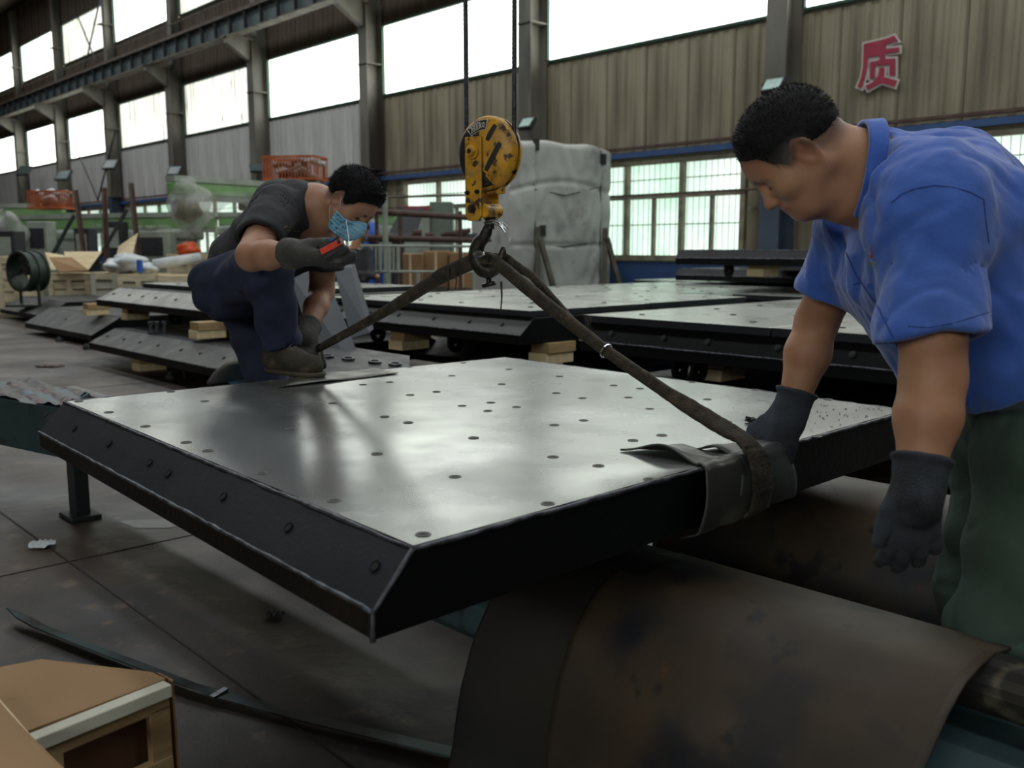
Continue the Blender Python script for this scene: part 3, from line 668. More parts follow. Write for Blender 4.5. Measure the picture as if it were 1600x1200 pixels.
for (x, y, d, l) in ((712, 425, 2.66, .05), (783, 440, 2.6, .085), (783, 440, 2.6, .075), (700, 420, 2.68, .03), (842, 448, 2.56, .03), (660, 452, 2.8, .02), (915, 492, 2.45, .02), (918, 500, 2.45, .025), (922, 496, 2.45, .02)):
    p = D(x, y, d); g.tube([p, p + Vector((.002, 0, -l * .5)), p + Vector((-.001, 0, -l))], [.0035, .0025, .0012], 5); g.build('fray', M_sling, sl); g = MB()
g = MB(); g.ring(SLr(.5), (SLr(.6) - SLr(.5)), .0195, .0165, .004, 16); g.build('tie_wire', M_alu, sl)
o = D(751, 397, 2.58); g = MB()
g.tube([o + HE * (.016 * math.cos(a)) + ZZ * (.006 * math.sin(a)) + HN * .01 for a in np.linspace(0, 2 * PI, 14)], .004, 6)
g.build('wire_lashing', M_alu, sl)
# ================================================================ trestles under the plate
def frame_from(p0, p1):
    x = (Vector(p1) - Vector(p0)); x.z = 0; x.normalize(); return x, Vector((x.y, -x.x, 0)) if Vector((x.y, -x.x, 0)).y < 0 else Vector((-x.y, x.x, 0))
T1a, T1b = G(1545, 1018, .6), G(1045, 873, .6)
x1, q1 = frame_from(T1a, T1b)        # x1 runs away to the far left, q1 points to the camera
def prof_pt(prof, v):
    L = [0]
    for i in range(1, len(prof)): L.append(L[-1] + math.dist(prof[i], prof[i - 1]))
    s = v * L[-1]; return float(np.interp(s, L, [p[0] for p in prof])), float(np.interp(s, L, [p[1] for p in prof]))
PROF = [(-.36, .12), (-.32, .3), (-.24, .47), (-.13, .57), (0, .603), (.08, .606), (.15, .597), (.21, .563), (.27, .50), (.32, .40), (.345, .28), (.36, .14), (.40, .02)]
def drape(base, x, q, s0, s1, label, scale=1.0, wob=.008, prof=PROF, taper=0.0, mt=None):
    def f(u, v):
        v = v if v < .42 else .42 + (v - .42) * (1 - taper * u ** 1.5)
        a, z = prof_pt(prof, v); s = s0 + (s1 - s0) * u
        w = wob * (math.sin(5 * s + 9 * v) + .6 * math.sin(13 * s - 7 * v + 1)) * min(1, abs(v - .42) * 4)
        return Vector(base) + x * (s + .012 * math.sin(9 * v)) + q * (a * scale + w) + ZZ * (z - .6 + w * .5)
    g = MB(); g.grid(f, 40, 44, thick=.006)
    o = g.build('cover_sheet', mt or M_sheet, smooth=True); return tag(o, label, 'sheet')
drape(T1a, x1, q1, 0, .74, 'brown stained cover sheet draped over the near trestle below the plate')
drape(T1a, x1, q1, .66, 1.02, 'dark sheet added on the near trestle for the shaded area under the plate', .95, .012, mt=M_sheetd)  # second sheet, added in near-black to darken the area below the plate
T2 = G(1385, 757, .6); T2b = G(372, 574, .6); x2, q2 = frame_from(T2, T2b)
drape(T2, x2, q2, -.45, .62, 'brown cover sheet over the far trestle, behind the hanging gloved hand', .95)
def trestle(base, x, q, s0, s1, legs, label, mt, pz=.545):
    t = thing('trestle', label, 'trestle', Vector(base) + x * s0)
    g = MB(); b = Vector(base); o = b - ZZ * .6
    def P(s, a, z): return o + x * s + q * a + ZZ * z
    g.prism([(-.16, .30), (.16, .30), (.2, .34), (.2, .42), (.12, .47), (-.12, .47), (-.2, .42), (-.2, .34)], q, ZZ, P(s0, 0, 0), x * (s1 - s0)); g.build('beam', mt, t, bevel=.01)
    g = MB(); g.cyl(P(s0 + .02, .0, pz), P(s1 - .05, .0, pz), .055, 20); g.build('pipe', M_pipe, t, smooth=False)
    for s in legs:
        for a in ((-.12, .12) if s < 3.4 or mt is M_tealb else (.12,)):
            g = MB(); g.box(P(s, a, .155), (.09, .07, .31), math.atan2(x.y, x.x)); g.box(P(s, a, .01), (.18, .14, .02), math.atan2(x.y, x.x)); g.build('leg', M_mdark, t, bevel=.004)
    return t, P
t1, P1 = trestle(T1a, x1, q1, -.75, 4.5, (-.5, .85, 4.1), 'near teal trestle beam with oily pipe, sticking out under the brown sheet', M_teal)
t2, P2 = trestle(T2, x2, q2, -1.0, 4.0, (-.8, 3.6), 'far trestle beam with pipe, its bright blue end beside the stooping man', M_tealb)
# tarred steel box on the end of the near trestle
def quadbox(name, label, cat, pts_top, z1, z0, mt, mtop):
    g = MB(); T = [Vector((p.x, p.y, z1)) for p in pts_top]; B = [Vector((p.x, p.y, z0)) for p in pts_top]
    g.add(T + B, [(4, 7, 6, 5), (0, 1, 5, 4), (1, 2, 6, 5), (2, 3, 7, 6), (3, 0, 4, 7)]); g.mi = 1; g.add(T, [(0, 1, 2, 3)])
    return g
bt = thing('steel_box', 'teal steel box caked with tar, behind the left corner of the hanging plate', 'box', P1(3.2, 0, 0))
cor = [G(0, 603, .62), G(95, 633, .62), G(140, 606, .62), G(45, 585, .62)]
cor = [G(-60, 607, .62), G(98, 632, .62), G(140, 607, .62), G(20, 586, .62)]
g = quadbox('', '', '', cor, .60, .37, M_teal, M_teal); g.build('box_body', [M_teal, M_teal], bt, bevel=.012)
g = MB()
g.grid(lambda u, v: cor[0].lerp(cor[1], .33 + .67 * u).lerp(cor[3].lerp(cor[2], u * .98), .02 + .96 * v) + ZZ * (-.012 + .022 * (.7 * math.sin(9 * u + 5 * v) * math.sin(7 * v + 3 * u) + .2 * math.sin(41 * u + 3 * math.sin(9 * v)) * math.sin(23 * v + 2 * u)) ), 40, 26)
g.build('tar_layer', M_tar, bt, smooth=True)
# belt arch at the far end of the far trestle
g = MB(); Pz = [D(322, 598, 5.0), D(335, 580, 5.0), D(352, 567, 5.0), D(372, 563, 5.0), D(400, 562, 5.0), D(425, 568, 5.0)]
g.grid(lambda u, v: (lambda i, f: Pz[i].lerp(Pz[min(i + 1, 5)], f))(min(4, int(u * 5)), u * 5 - min(4, int(u * 5))) + Vector((.35 * v, .5 * v, .0)), 20, 4, thick=.02)
tag(g.build('rubber_belt', M_grime, smooth=True), 'arched brown rubber belt behind the legs of the stooping man', 'belt')
# ================================================================ other liners stacked behind
wbm = MB(); wbm.box((0, 0, .04), (.2, .3, .078)); wbm.box((0.0, .01, .12), (.19, .3, .078))
wb_me = wbm.mesh('block', M_wood)
BLK = []
def wood_block(p, label, rz=HROT, s=(1, 1, 1)):
    t = thing('wood_block', label, 'wood block', p, rz, 'timber spacer blocks')
    for k in range(2):
        g = MB(); g.box((.008 * (k * 2 - 1), .01 * k, .0415 + .083 * k), (.2, .3, .08)); o = g.build('timber', M_wood if k else M_ply, t, world=False, bevel=.004)
    t.scale = s; return t
_g = MB(); _g.cyl((0, 0, -.01), (0, 0, 0), .022, 8); WPB = _g.mesh('bolt', M_hole)
def liner(C, Lu, Ln, z0, label, slabs=(2, 2), hb=.2, bw_=.15, slab=True, bolts=7, lugs=(), topm=None, bm=None, inset=(.0, .0, .0, .0), rot=0):
    # C near bottom corner (x, y); extends Lu along the wall direction, Ln towards the wall
    u = Matrix.Rotation(rot, 3, 'Z') @ U3; n = Matrix.Rotation(rot, 3, 'Z') @ N3
    C = Vector((C.x, C.y, 0)); t = thing('wear_liner', label, 'steel plate', C + ZZ * z0, 0, 'liner plates stacked on the floor')
    g = MB(); zv = z0 + .075; z1 = z0 + hb
    def prof(w, z): return C + n * w + ZZ * z
    pr = [(0, z0), (0, zv), (bw_, z1), (Ln - bw_, z1), (Ln, zv), (Ln, z0)]
    P = [prof(*p) for p in pr]; k = len(P)
    g.add(P + [p + u * Lu for p in P], [tuple(range(k)), tuple(range(k, 2 * k))[::-1]] + [(i, (i + 1) % k, k + (i + 1) % k, k + i) for i in (0, 2, 3, 4, 5)])
    g.mi = 1; i = 1; g.add([P[1], P[2], P[2] + u * Lu, P[1] + u * Lu], [(0, 1, 2, 3)])
    g.build('liner_body', [M_steelb, bm or M_darkbev], t, bevel=.006)
    for q, (w, z) in enumerate(((0, zv), (bw_, z1))):
        PP = [prof(w, z) + u * (Lu * i / 24) + Vector((0, 0, random.uniform(-.002, .002))) for i in range(25)]
        g = MB(); g.tube(PP, .006, 5); g.build('weld_bead', M_worn, t)
    if slab:
        nu, nn = slabs; a0, a1, b0, b1 = inset; A = (Lu - .02 - a0 - a1) / nu; B = (Ln - bw_ + .06 - b0 - b1) / nn
        for i in range(nu):
            for j in range(nn):
                g = MB(); o = C + u * (.01 + a0 + A * i) + n * (bw_ - .05 + b0 + B * j) + ZZ * z1; sh = random.uniform(0, .012)
                cc = o + u * (A / 2) + n * (B / 2 + sh) + ZZ * .028
                g.box(cc, (A - .012, B - .014, .052 + random.uniform(-.004, .004)), M=Matrix((u, n, ZZ)).transposed()); g.m = [1 if i_ == 5 else 0 for i_ in range(6)]
                w = g.build('wear_plate', [M_edge, topm or M_topl], t, bevel=.005)
                me = None
                for (p, r) in ((.2, .2), (.8, .2), (.5, .5), (.2, .8), (.8, .8)):
                    c = o + u * (A * p) + n * (B * r) + ZZ * (.0555 + .004); k_ = bpy.data.objects.new('bolt', WPB); COL.objects.link(k_); k_.parent = w; k_.location = wm(w).inverted() @ c
    nb = (u.cross(Vector((n * bw_ + ZZ * (z1 - zv))))).normalized(); nb = nb if nb.z > 0 else -nb
    for i in range(bolts):
        c = prof(bw_ * .5, (zv + z1) / 2) + u * (Lu * (i + .5 + random.uniform(-.2, .2)) / bolts)
        g = MB(); g.cyl(c, c + nb * .008, .02, 10); g.cyl(c + nb * .006, c + nb * .012, .011, 8); g.build('bolt', M_black, t)
    for a, b in lugs:
        c = C + u * a + n * b + ZZ * (z0 - .06); g = MB(); g.ring(c, u, .075, .03, .03, 18); g.box(c + ZZ * .035, (.15, .03, .07), M=Matrix((n, u, ZZ)).transposed()); g.build('lug', M_steelb, t)
    return t
def gz(x, y, z): return G(x, y, z)
# centre stack, upper and lower
liner(gz(813, 540, .585), 2.85, 3.0, .585, 'black liner with grey wear plates, directly behind the far corner of the hanging plate', (2, 2), lugs=((2.0, .12), (.9, .12)), bolts=6)
liner(gz(845, 590, .17), 1.9, 3.0, .17, 'lower dark liner with slotted edge, bottom of the stack behind the hanging plate', slab=False, bolts=0, bw_=.5, hb=.25, bm=M_bevel)
RSL = gz(905, 548, .585) - U3 * 3.0
liner(RSL, 3.0, 3.0, .585, 'black liner with long riveted side, left of the man in blue', (2, 2), lugs=((2.2, .1), (2.05, .1), (.5, .1)), bolts=7, bm=M_steelb, bw_=.06)
liner(RSL + N3 * .12 , 2.95, 3.0, .17, 'lowest dark liner under the riveted one, left of the man in blue', slab=False, bolts=0)
C2 = gz(813, 540, .585)
liner(C2 + N3 * 3.3 + U3 * .6, 2.9, 3.0, .56, 'grey topped liner in the second row behind the sling', (2, 2), bolts=5)
liner(C2 + N3 * 3.3 - U3 * 2.5, 2.95, 3.0, .585, 'grey topped liner behind the riveted one, in front of the long window', (2, 2), bolts=5)
liner(C2 + N3 * 6.5 + U3 * 1.2, 3.2, 2.3, .56, 'grey topped liner in the last row before the cardboard boxes', (2, 2), bolts=5)
liner(C2 + N3 * 6.5 - U3 * 2.2, 3.0, 2.3, .56, 'thin dark edged liner in front of the wrapped white crate', (2, 2), bolts=4)
liner(C2 + N3 * 3.35 - U3 * 5.7, 3.0, 3.2, .585, 'grey topped liner hidden mostly behind the arm of the man in blue', (2, 2), bolts=4)
cb = gz(1392, 412, 1.14); liner(gz(1300, 417, 1.12), 1.9, 2.2, 1.12, 'black liner lying highest, on blocks below the long window', slab=False, bolts=0, lugs=((1.25, .1),), bm=M_steelb, hb=.16, bw_=.07)
liner(gz(1330, 446, .86), 2.6, 2.4, .86, 'black liner under the highest one near the long window', slab=False, bolts=0, bm=M_steelb, hb=.16, bw_=.08)
# left stack
liner(gz(357, 503, .585), 3.6, 2.6, .585, 'liner with pale ribbed sloping edge left of the stooping man, upper of its stack', (1, 2), lugs=((1.6, .15),), bolts=8, topm=M_topl, bm=M_palebev, bw_=.3, hb=.22, inset=(.3, .2, .25, 0))
liner(gz(348, 592, .17), 3.3, 2.6, .17, 'liner with grey ribbed sloping edge left of the stooping man, lower of its stack', slab=False, bm=M_grime, lugs=((.9, .12),), bolts=7, bw_=.3, hb=.22)
liner(gz(143, 533, .08), 2.9, 3.6, .08, 'flat grey liner with one slot, left of the stacked liners', slab=False, bm=M_grime, bolts=1, bw_=.4, hb=.3)
liner(gz(68, 501, .08), 2.6, 2.0, .08, 'farthest left grey liner, below the round fan', slab=False, bm=M_grime, bolts=0, bw_=.4, hb=.3)
# timber spacers
for x, y, z, d, lab in ((234, 578, 0, None, 'timber block on the floor under the lower left liner'), (325, 528, .42, None, 'timber block between the two liners left of the stooping man'),
                  (640, 545, .42, None, 'timber block under the liner behind the centre of the plate'), (862, 566, .42, None, 'dark timber block right of the far plate corner'),
                  (1128, 592, .42, None, 'timber block under the riveted liner'), (150, 492, .38, None, 'timber block lying on the flat liner at far left'),
                  (212, 499, .38, None, 'pale timber block under the left end of the pale ribbed liner'), (1192, 432, 1.0, None, 'pale timber block under the highest black liner')):
    p = gz(x, y, z); wood_block(p, lab, s=(1, 1, 1))
# bolts standing on the lower left liner
t = thing('bolt_cluster', 'three upright zinc bolts standing on the lower left liner', 'bolts', gz(246, 522, .39))
for dx in (-.06, 0, .07):
    b = gz(246, 522, .39) + Vector((dx, dx * .3, 0)); g = MB(); g.cyl(b, b + ZZ * .13, .018, 10); g.cyl(b, b + ZZ * .03, .032, 6); g.cyl(b + ZZ * .1, b + ZZ * .135, .03, 6); g.build('bolt', M_bolt, t)
# ================================================================ clutter in the hall
def W2(x, y, d): return D(x, y, d)
CXV, CYV = Vector((1, 0, 0)), Vector((0, 1, 0))
def zat(y, d): return D(800, y, d).z
# wrapped white crate with timber props
def wrapped_crate():
    d = 17.0; a, b = D(802, 300, d), D(958, 300, d + 1.2); L = (b - a).to_2d().length; zt = zat(216, d); t = thing('wrapped_crate', 'tall crate wrapped in whitish tarpaulin and tied with cords, behind the hook block', 'crate', ((a.x + b.x) / 2, (a.y + b.y) / 2, 0))
    ex = (b - a); ex.z = 0; ex.normalize(); ey = Vector((-ex.y, ex.x, 0)); o = Vector((a.x, a.y, 0)); Hh = zt
    def face(u, v):
        x = L * u; z = Hh * v; r = .12
        dx = max(0, r - x, x - (L - r)); dz = max(0, z - (Hh - r)); dep = r - math.sqrt(max(0, r * r - min(r, dx) ** 2)) + (r - math.sqrt(max(0, r * r - min(r, dz) ** 2)))
        puff = .016 * math.sin(u * 9 + 3 * math.sin(v * 5)) * math.sin(v * 11 + 2 * u) + .01 * math.sin(30 * v + 5 * math.sin(u * 12)) - .05 * math.exp(-((v - .72 - .06 * math.sin(u * PI)) / .012) ** 2) - .04 * math.exp(-((v - .42) / .012) ** 2) - .05 * math.exp(-((u - .22) / .012) ** 2) - .05 * math.exp(-((u - .88) / .012) ** 2)
        sag = -.10 * max(0, (u - .55)) ** 2 * 4 * v
        return o + ex * x + ey * (dep - puff) + ZZ * (z + sag * (v > .9) - .02 * math.sin(u * 14) * (v > .97))
    g = MB(); g.grid(face, 60, 90)
    top = [face(i / 30, 1) for i in range(31)]; g.grid(lambda u, v: face(u, 1) + ey * 1.4 * v, 30, 2)
    for e in (0, 1): g.grid(lambda u, v, e=e: face(e, u) + ey * 1.4 * v, 30, 2)
    g.build('tarpaulin', M_wrap, t, smooth=True)
    for pts in ([(.0, .72), (.22, .73), (.5, .70), (.88, .76), (1, .77)], [(.22, 1.0), (.22, .5), (.21, .0)], [(.88, .98), (.88, .5), (.885, .0)], [(.22, .42), (.5, .41), (.88, .44)]):
        g = MB(); g.tube([face(u, v) - ey * .02 for u, v in pts], .012, 5); g.build('cord', M_ropel, t)
    for u, v in ((.22, .975), (.89, .93), (.27, .5)):
        g = MB(); g.box(face(u, v) - ey * .03, (.12, .03, .2), math.atan2(ex.y, ex.x)); g.build('edge_guard', M_black, t)
    for i, u in enumerate((.2, .88)):
        p = thing('timber_prop', ('left' if i == 0 else 'right') + ' weathered timber prop with a slanting brace against the wrapped white crate', 'prop', (0, 0, 0), 0, 'props of the wrapped crate')
        f = o + ex * (L * u) - ey * .12; g = MB(); g.beam(f, f + ZZ * (Hh * .52), .12, .09); g.build('post', M_dirtyb, p)
        g = MB(); g.beam(f + ex * .45 - ey * .15, f + ZZ * (Hh * .46) - ey * .06, .1, .08); g.build('brace', M_dirtyb, p)
wrapped_crate()
# control cabinets, black board, railing and platform
def bx(name, label, cat, x0, x1, y0, y1, d, dep, mt, parts=(), z0=None, grp=None, bev=.02, rz=0):
    a, b = D(x0, y1, d), D(x1, y0, d); zb = a.z if z0 is None else z0; w = b.x - a.x; h = b.z - zb
    t = thing(name, label, cat, ((a.x + b.x) / 2, d + dep / 2, zb), rz, grp)
    g = MB(); g.box((0, 0, h / 2), (w, dep, h)); g.build('body', mt, t, world=False, bevel=bev)
    for (nm, u0, u1, v0, v1, th, m2) in parts:
        g = MB(); g.box(((u0 + u1 - 1) / 2 * w, -dep / 2 - th / 2, (v0 + v1) / 2 * h), ((u1 - u0) * w, th, (v1 - v0) * h)); g.build(nm, m2, t, world=False)
    return t
bx('control_cabinet', 'grey-green machine cabinet standing left of the hook block', 'cabinet', 672, 706, 315, 420, 18.5, .7, M_cab, (('door', .06, .94, .05, .96, .02, M_cab),), z0=0)
bx('electrical_cabinet', 'pale machine panel with a red top edge beside the grey-green cabinet', 'panel', 632, 671, 322, 395, 18.3, .4, M_mgrey, (('red_cap', 0, 1, .93, 1.0, .03, M_red), ('lamp_row', .1, .8, .8, .88, .02, M_mdark)), z0=1.1)
bx('panel_stand', 'steel stand below the pale machine panel', 'stand', 634, 670, 400, 420, 18.25, .3, M_cab, (), z0=0)
g = MB(); q = [D(608, 364, 15), D(650, 366, 15), D(664, 326, 15.3), D(626, 326, 15.3)]
g.add(q + [p + Vector((0, .04, 0)) for p in q], [(0, 1, 2, 3), (7, 6, 5, 4), (0, 4, 5, 1), (1, 5, 6, 2), (2, 6, 7, 3), (3, 7, 4, 0)]); tag(g.build('black_board', M_black), 'slanted black rubber board leaning on the railing behind the sling', 'board')
t = thing('pipe_railing', 'brown pipe railing of a platform behind the left sling leg', 'railing', D(670, 420, 14))
for y0, y1 in ((330, 341), (371, 376)):
    g = MB(); g.cyl(D(575, y0, 14), D(752, y1, 14), .045, 8); g.build('rail', M_rust, t)
g = MB(); g.cyl(D(575, 309, 14), D(752, 304, 14), .02, 6); g.build('wire', M_dirtyb, t)
for x in (588, 625, 719):
    g = MB(); p = D(x, 330, 14); g.cyl(p, Vector((p.x, p.y, 0)), .03, 8); g.build('post', M_rust, t)
g = MB(); p = D(601, 300, 13.8); g.cyl(p, Vector((p.x, p.y, 0)), .04, 8); g.build('pole', M_mgrey, t)
g = MB(); 
t = thing('scrap_bundle', 'bundle of brown rags and scrap lying on the pipe railing platform', 'scrap', D(650, 372, 14.2))
g = MB(); g.box(D(670, 376, 14.25), (1.9, .5, .04)); g.build('platform_board', M_rust, t)
for k in range(12):
    c = D(random.uniform(612, 720), random.uniform(364, 371), 14.2); g = MB(); g.tube([c, c + Vector((random.uniform(.1, .3), 0, random.uniform(-.02, .05)))], random.uniform(.03, .06), 6); g.build('rag', random.choice([M_dirtyb, M_mdark, M_plast, M_rust]), t, smooth=True)
t = thing('steel_fence', 'low grey pipe fence with upright bars behind the stooping man\'s remote', 'fence', D(640, 430, 13))
for y in (384, 424):
    g = MB(); g.cyl(D(563, y, 13), D(745, y + 1, 13), .022, 6); g.build('rail', M_mgrey, t)
for k in range(9):
    x = 566 + 7 * k; g = MB(); g.cyl(D(x, 385, 13), D(x, 426, 13), .018 if k % 2 else .028, 6); g.build('bar', M_mgrey, t)
for x in (566, 653, 741):
    p = D(x, 426, 13); g = MB(); g.cyl(p, Vector((p.x, p.y, 0)), .03, 6); g.build('post', M_mgrey, t)
for i, (x0, x1, y0, y1, lab) in enumerate(((568, 590, 348, 432, 'tall crumpled blue plastic tarp standing behind the fence'), (592, 604, 380, 432, 'short blue plastic drum behind the fence'))):
    a, b = D(x0, y1, 14.5), D(x1, y0, 14.5); r = (b.x - a.x) / 2; h = b.z; cx = (a.x + b.x) / 2; t = thing('blue_drum', lab, 'drum', (cx, 14.5, 0))
    g = MB(); g.tube([Vector((cx + .06 * math.sin(k), 14.5, h * k / 8)) for k in range(9)], [r * (1 + .08 * (k % 2)) * (1 - .3 * (k > 6)) for k in range(9)], 14); g.build('drum_body', M_bluep, t, smooth=True)
    g = MB(); g.cyl((cx + .06 * math.sin(8), 14.5, h), (cx + .06 * math.sin(8), 14.5, h + .05), r * .5, 12); g.build('cap', M_plast, t)
for i, (x0, x1, y0, y1, d, lab) in enumerate(((622, 660, 396, 428, 16, 'tan cardboard box left of the sling, behind the liners'), (662, 700, 392, 428, 16.3, 'long tan cardboard box in the middle of three behind the sling'), (702, 742, 394, 430, 16, 'tan cardboard box under the sling, right of the other two'))):
    bx('cardboard_box', lab, 'box', x0, x1, y0, y1, d, .6, M_card, (('tape', .45, .55, 0, 1, .006, M_ply), ('strut', .02, .98, .3, .42, .03, M_dirtyb)), z0=.2, grp='boxes behind the sling')
g = MB(); 
for i in range(3): bx('pallet', ('left', 'middle', 'right')[i] + ' pallet below the tan cardboard boxes', 'pallet', (622, 662, 702)[i], (660, 700, 742)[i], 430, 445, (16, 16.3, 16)[i], .6, M_woodg, (), z0=0.0).scale = (1, 1, .2 / max(.01, zat(430, 16)))
# crates along the far left
def crate(x0, x1, y0, y1, d, label, mt=M_woodg, panels=2, grp='timber crates at the left'):
    a, b = D(x0, y1, d), D(x1, y0, d); w, h, dep = b.x - a.x, b.z, 1.0; t = thing('timber_crate', label, 'crate', ((a.x + b.x) / 2, d + dep / 2, 0), 0, grp)
    g = MB(); g.box((0, 0, h / 2), (w - .04, dep - .04, h - .02)); g.build('crate_body', mt, t, world=False)
    for z in (.06, h - .06): g = MB(); g.box((0, -dep / 2, z), (w, .05, .12)); g.build('rail', M_woodg, t, world=False)
    for k in range(panels + 1): g = MB(); g.box((-w / 2 + .05 + (w - .1) * k / panels, -dep / 2, h / 2), (.1, .052, h)); g.build('batten', mt, t, world=False)
    for k in range(1, 5): g = MB(); g.box((0, -dep / 2 + .012, h * k / 5), (w - .06, .02, .015)); g.build('joint', M_dirtyb, t, world=False)
    g = MB(); g.box((0, 0, h), (w + .02, dep + .02, .03)); g.build('lid', M_ply, t, world=False)
    return t
crate(-25, 27, 402, 470, 18.5, 'timber crate left of and behind the fan', M_woodg, 2)
crate(78, 140, 428, 470, 19.2, 'timber crate right behind the round fan, below the open lids', M_woodg, 2)
crate(144, 183, 427, 468, 19.0, 'whitish small crate with black edges in the middle of the row', M_woodw, 1)
crate(186, 248, 430, 470, 18.8, 'long timber crate under the white plastic parcels', M_woodg, 2)
crate(250, 302, 432, 472, 18.7, 'long timber crate right beside the stooping man', M_woodg, 2)
crate(262, 330, 398, 431, 20.5, 'higher timber crate behind the white roll', M_woodg, 2)
def sheetpoly(name, label, cat, pts, mt, th=(0, .03, 0)):
    g = MB(); n = len(pts); g.add(list(pts) + [p + Vector(th) for p in pts], [tuple(range(n)), tuple(range(n, 2 * n))[::-1]] + [(i, (i + 1) % n, n + (i + 1) % n, n + i) for i in range(n)])
    o = g.build(name, mt); return tag(o, label, cat)
sheetpoly('crate_lid', 'pale open crate lid standing up behind the fan, leftmost of three', 'lid', [D(70, 394, 20), D(100, 399, 20), D(105, 420, 19.5), D(80, 422, 19.5)], M_ply)
sheetpoly('crate_lid', 'long pale open crate lid leaning back, middle of three behind the fan', 'lid', [D(100, 393, 20.2), D(159, 393, 20.2), D(137, 422, 19.6), D(105, 414, 19.6)], M_ply)
sheetpoly('crate_lid', 'pale plywood sheet standing steeply behind the white plastic parcels', 'lid', [D(181, 404, 20), D(205, 405, 20), D(215, 364, 20.6), D(185, 385, 20.6)], M_ply)
sheetpoly('cardboard_sheet', 'brown cardboard flap lying on the crate behind the fan', 'cardboard', [D(78, 404, 19.1), D(112, 404, 19.6), D(138, 424, 19.1), D(92, 426, 18.9)], M_card, (0, 0, .03))
def lump(name, label, cat, c, r, mt, seed, grp=None, parent=None):
    g = MB(); c = Vector(c); rg = random.Random(seed); ph = [rg.uniform(0, 6) for _ in range(6)]
    def f(u, v):
        a, b = 2 * PI * u, PI * v; n = Vector((math.sin(b) * math.cos(a), math.sin(b) * math.sin(a), math.cos(b)))
        k = 1 + .13 * math.sin(3 * a + ph[0]) * math.sin(2 * b + ph[1]) + .1 * math.sin(5 * b + ph[2] + 2 * math.cos(a + ph[3])) + .06 * math.sin(7 * a + ph[4])
        return c + Vector((n.x * r[0], n.y * r[1], n.z * r[2])) * k
    g.grid(f, 28, 16); o = g.build(name, mt, parent, smooth=True)
    return tag(o, label, cat, grp) if label else o
lump('plastic_parcel', 'crumpled white plastic parcel on the crates, left end', 'parcel', D(182, 415, 19.2), (.25, .3, .14), M_plast, 1, 'white plastic parcels')
lump('plastic_parcel', 'big crumpled white plastic parcel on the crates, right of the post', 'parcel', D(201, 411, 19.3), (.33, .35, .19), M_plast, 2, 'white plastic parcels')
lump('plastic_parcel', 'small white plastic parcel next to the blue can', 'parcel', D(232, 420, 19.2), (.2, .3, .12), M_plast, 3, 'white plastic parcels')
t = thing('blue_can', 'blue and white can standing among the plastic parcels', 'can', D(219, 424, 18.9)); g = MB(); c = D(219, 425, 18.9); g.cyl(c, c + ZZ * .24, .06, 14); g.build('can_body', M_bluep, t); g = MB(); g.cyl(c + ZZ * .24, c + ZZ * .26, .045, 12); g.build('can_lid', M_plast, t)
g = MB(); g.tube([D(240, 413, 19.2), D(270, 409, 19.4), D(312, 402, 19.8)], [.1, .11, .1], 12); tag(g.build('plastic_roll', M_plast, smooth=True), 'long white plastic roll pointing at the stooping man\'s back', 'roll')
lump('orange_bag', 'bright orange plastic bag on the crate behind the stooping man', 'bag', D(295, 390, 20.4), (.24, .2, .15), M_orb, 7)
# round ventilator
t = thing('ventilator', 'round dark green drum fan on a stand at the left', 'fan', D(48, 455, 17)); c = D(44, 424, 16.8); ax = Vector((-.55, -1, .0)).normalized()
g = MB(); g.ring(c, ax, .34, .315, .34, 36); g.build('housing', M_fan, t, auto=40)
for o in (-.17, .0, .17): g = MB(); g.ring(c + ax * o, ax, .365, .32, .035, 36); g.build('rim', M_fan, t)
g = MB(); g.cyl(c - ax * .06, c + ax * .06, .07, 16); g.build('hub', M_bolt, t)
for k in range(5):
    a = 2 * PI * k / 5; y = Vector((0, 0, 1)); x = ax.cross(y).normalized(); e = x * math.cos(a) + y * math.sin(a); s_ = ax.cross(e)
    g = MB(); g.add([c + e * .06 - s_ * .03, c + e * .06 + s_ * .03 + ax * .03, c + e * .3 + s_ * .1 + ax * .06, c + e * .3 - s_ * .05 - ax * .03], [(0, 1, 2, 3)]); g.build('blade', M_fan, t)
for s in (-1, 1):
    g = MB(); x = ax.cross(ZZ).normalized(); p = c + x * .26 * s; g.beam(p - ZZ * .2, Vector((p.x, p.y, .3)), .04, .04); g.build('leg', M_fan, t)
g = MB(); g.box((c.x, c.y, .28), (.7, .4, .04), 0); g.build('base', M_fan, t)
# brown posts
for x0, y0, x1, y1, d, lab in ((116, 297, 130, 400, 20.9, 'red-brown steel post, leftmost of three, behind the open lids'), (161, 293, 166, 425, 20.7, 'red-brown steel post, middle of three, in front of the plywood sheet'), (203, 286, 212, 372, 20.9, 'red-brown steel post, rightmost of three, beside the plywood sheet')):
    a, b = D(x0, y0, d), D(x1, y1, d - .2); b2 = b + (b - a) * (b.z / max(.1, a.z - b.z)); t = thing('steel_post', lab, 'post', b2, 0, 'red-brown posts')
    g = MB(); g.beam(b2, a, .13, .012); g.build('flange', M_rust, t); g = MB(); g.beam(b2 + Vector((0, .12, 0)), a + Vector((0, .12, 0)), .13, .012); g.build('flange', M_rust, t)
    g = MB(); g.beam(b2 + Vector((0, .06, 0)), a + Vector((0, .06, 0)), .012, .12); g.build('web', M_rust, t)
